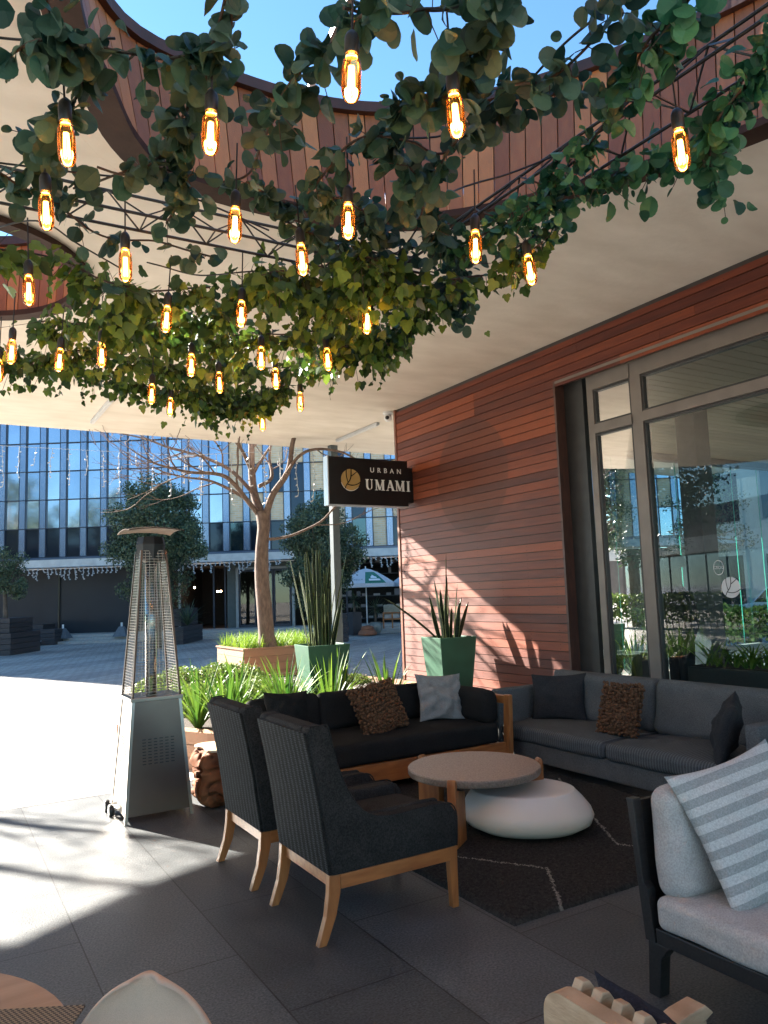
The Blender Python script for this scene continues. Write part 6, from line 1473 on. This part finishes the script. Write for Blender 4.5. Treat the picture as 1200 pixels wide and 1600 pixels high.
for k in range(6):
    z = .5+k*.5; mb.box(-1.6, 0, z, 2.2, .35, z+.03)
    x = -1.55
    while x < 2.1: w2 = rn.uniform(.08, .3); gd.box(x, .03, z+.031, x+w2, .25, z+.031+rn.uniform(.08, .28)); x += w2+rn.uniform(.03, .5)
mb.build('boards', M_dkbox, sh_); gd.build('goods', M_goods, sh_)
ps = thing('shop_sign', tuple(RB(34.0, (548-600)/FPX*34, 2.15)), -YAW, 'white PARMA lettering on the dark shopfront under the parasol', 'sign')
me = text_mesh('PARMA', .28, .01, 1.2); me.transform(Matrix.Rotation(R_(90), 4, 'X')); me.materials.clear(); me.materials.append(M_letter); o = bpy.data.objects.new('lettering', me); COL.objects.link(o); o.parent = ps; MB().box(-.8, .02, -.1, .8, .06, .35).build('backing', M_mull, ps)

# ---- what shows through and in the windows: street side to the east, low block to the west
M_carw = mat('white_car_paint', (.62, .63, .65), rough=.25, coat=.8); M_carb = mat('silver_blue_car_paint', (.22, .27, .35), rough=.25, metal=.5, coat=.8); M_carglass = mat('car_window', (.015, .018, .02), rough=.06)
def car(loc, rz, m, label):
    t = thing('parked_car', loc, rz, label, 'car', 'cars parked in the street'); P = [(-2.1, .30), (-2.12, .75), (-1.95, .92), (-1.35, .98), (-.85, 1.42), (.55, 1.45), (1.15, 1.0), (1.9, .86), (2.12, .62), (2.1, .30)]
    mb = MB(); mb.prism(P, lambda p: (p[0], -.84, p[1]), lambda p: (p[0], .84, p[1])); mb.build('body', m, t, bevel=.09, merge=True, smooth=True, angle=R_(50))
    g = MB(); G = [(-1.2, .99), (-.8, 1.36), (.5, 1.39), (1.0, 1.0)]; g.prism(G, lambda p: (p[0], -.848, p[1]), lambda p: (p[0], .848, p[1])); g.prism([(-1.38, 1.0), (-.9, 1.40), (.6, 1.42), (1.2, 1.0)], lambda p: (p[0]*1.015, -.66, p[1]+.006), lambda p: (p[0]*1.015, .66, p[1]+.006)); g.build('windows', M_carglass, t)
    for x in (-1.35, 1.3):
        for y in (-.76, .76):
            mb = MB(); mb.M = Matrix.Translation((x, y, .32)) @ Matrix.Rotation(R_(90), 4, 'X'); mb.lathe([(.001, -.11), (.30, -.11), (.325, -.07), (.325, .07), (.30, .11), (.001, .11)], seg=28); o = mb.build('wheel', M_black, t, smooth=True, angle=R_(40))
            mb = MB(); mb.M = Matrix.Translation((x, y, .32)) @ Matrix.Rotation(R_(90), 4, 'X'); mb.lathe([(.001, -.12), (.19, -.12), (.19, .12), (.001, .12)], seg=20); mb.build('rim', M_alu, o, smooth=True, angle=R_(40))
    for y in (-.6, .6): MB().box(2.02, y-.16, .64, 2.125, y+.16, .74).build('headlight', M_white, t)
    return t
car((21.5, 12.6, -.03), R_(80), M_carw, 'white car parked beyond the hedge, seen through the restaurant windows')
car((23.0, 6.4, -.03), R_(84), M_carb, 'silver-blue car parked beyond the hedge, right of the white one')
car((15.5, 19.0, -.03), R_(70), M_carw, 'white car at the far left of the view through the windows')
def hedge(x0, y0, x1, y1, h, n, label):
    t = thing('hedge', (x0, y0, 0), 0, label, 'hedge', 'clipped hedges by the street'); mb = MB()
    for k in range(n):
        f = random.random(); s = random.uniform(-1, 1); p = Vector((x0+(x1-x0)*f, y0+(y1-y0)*f, 0))+Vector((s*.4, 0, .15+h*random.random()**.7*(1+.15*noise.noise(Vector((f*20, 0, 0)))))); leaf_quad(mb, p, random.uniform(.10, .18), .7)
    mb.build('foliage', M_shrub, t, world=True)
    sm = MB()
    for k in range(40): f = (k+.5)/40; sm.tube([(x0+(x1-x0)*f, y0+(y1-y0)*f, -.03), (x0+(x1-x0)*f+.1, y0+(y1-y0)*f, h*.8)], .02, 5)
    sm.build('stems', M_bark, t, world=True)
lb_ = thing('low_shop_block', tuple(RB(34.5, 17)), -YAW, 'low pale shop block right of the office building, seen through the restaurant glass', 'building')
M_palew = mat('pale_shop_wall', (.62, .58, .50), (.55, .51, .44), rough=.85, scale=1.5)
MB().box(0, .3, -.03, 34, 8, 3.6).build('wall', M_palew, lb_); MB().box(-.2, -1.2, 3.61, 34, 8, 4.7).build('fascia', M_canopy, lb_); MB().box(.5, .4, 4.71, 34, 8, 7.6).build('upper_wall', M_palew, lb_)
for k in range(11):
    MB().box(.8+k*3, .22, .1, 2.9+k*3, .33, 3.0).build('shopfront', M_cd if k % 3 else M_mull, lb_); MB().box(1+k*3, .3, 5.1, 3.3+k*3, .42, 7.1).build('window', M_cg[1], lb_)
hedge(13.2, 14.2, 18.4, 9.5, .85, 6000, 'clipped green hedge just outside the side glazing of the restaurant')
hedge(18.6, 5, 18.3, 9.3, .95, 9000, 'clipped green hedge outside beyond the restaurant windows')
eb = thing('street_building', (30, 2, 0), 0, 'pale building across the street, seen through the restaurant glass', 'building')
M_pale = mat('pale_render_wall', (.50, .47, .42), (.44, .41, .37), rough=.85, scale=2)
MB().box(30, -8, -.03, 40, 24, 9).build('wall', M_pale, eb, world=True)
for k in range(10):
    for z in (.6, 4.2): MB().box(29.95, -6+k*2.9, z, 30.02, -4.2+k*2.9, z+2.1).build('window', M_cd, eb, world=True)
evergreen(1110, 0, 24, 1.4, 3.0, 3.6, 'street tree behind the restaurant, seen through the glass', 40, 120, 21)
evergreen(940, 0, 30, 1.5, 3.6, 3.8, 'green street tree seen through the narrow left window', 40, 120, 22)
# low block and planting west of the plaza (mirrored in the window panes)
wb = thing('western_block', (-24, 18, 0), R_(20), 'low white-fasciaed glass block west of the plaza, mirrored in the restaurant windows', 'building')
MB().box(-7, 0, -.03, 0, 22, 3.4).build('wall', M_cd, wb); MB().box(-16, -14, -.03, -8, 40, 7.5).build('added_tower_wall', mat('brown_block_wall', (.16, .12, .10), (.12, .09, .075), rough=.8, scale=1), wb); MB().box(-7.2, -.6, 3.41, 1.2, 22.6, 4.3).build('fascia', M_canopy, wb)  # taller block behind is added to darken the sky mirrored in the panes
for k in range(11): MB().box(.0, .2+k*2, .2, .06, 2.0+k*2, 3.3).build('window', M_cg[1], wb)
evergreen(-1300, 0, 20, 1.8, 4.5, 4.4, 'evergreen west of the plaza, mirrored in the restaurant windows', 40, 150, 31)
def tall_tree(x, y, R0, zc, label, seed):  # trees added out of view to cover the sky mirrored in the panes
    rn = random.Random(seed); t = thing('reflection_tree', (x, y, 0), 0, label, 'tree', 'tall trees added west of the plaza'); tk = MB(); mb = MB(); c = Vector((x, y, zc))
    tk.tube([(x, y, -.03), (x+.1, y, zc*.4), (x, y+.1, zc-.5)], [.24, .18, .12], 12)
    for k in range(70):
        d = Vector((rn.gauss(0, 1), rn.gauss(0, 1), rn.gauss(0, 1))).normalized()*rn.random()**.4; p = c+Vector((d.x*R0, d.y*R0, d.z*R0*1.15)); tk.tube([c+Vector((0, 0, -R0*.5)), p], [.06, .012], 5, caps=False); cr = R0*rn.uniform(.16, .3)
        for q in range(150): leaf_quad(mb, p+Vector((rn.gauss(0, 1), rn.gauss(0, 1), rn.gauss(0, .8))).normalized()*cr*rn.random()**.5, rn.uniform(.14, .26), .55)
    tk.build('trunk', M_bark, t, smooth=True, world=True); mb.build('crown', M_tree, t, world=True)
tall_tree(-11.5, 20.5, 3.2, 6.2, 'tall leafy tree added out of view west of the plaza, the nearer one darkening the window reflections', 5)
tall_tree(-17.5, 25.0, 3.8, 7.2, 'tall leafy tree added out of view west of the plaza, the farther one darkening the window reflections', 6)
hedge(-11.5, 14, -10.8, 24, 1.1, 5000, 'clipped hedge west of the plaza, mirrored in the restaurant windows')
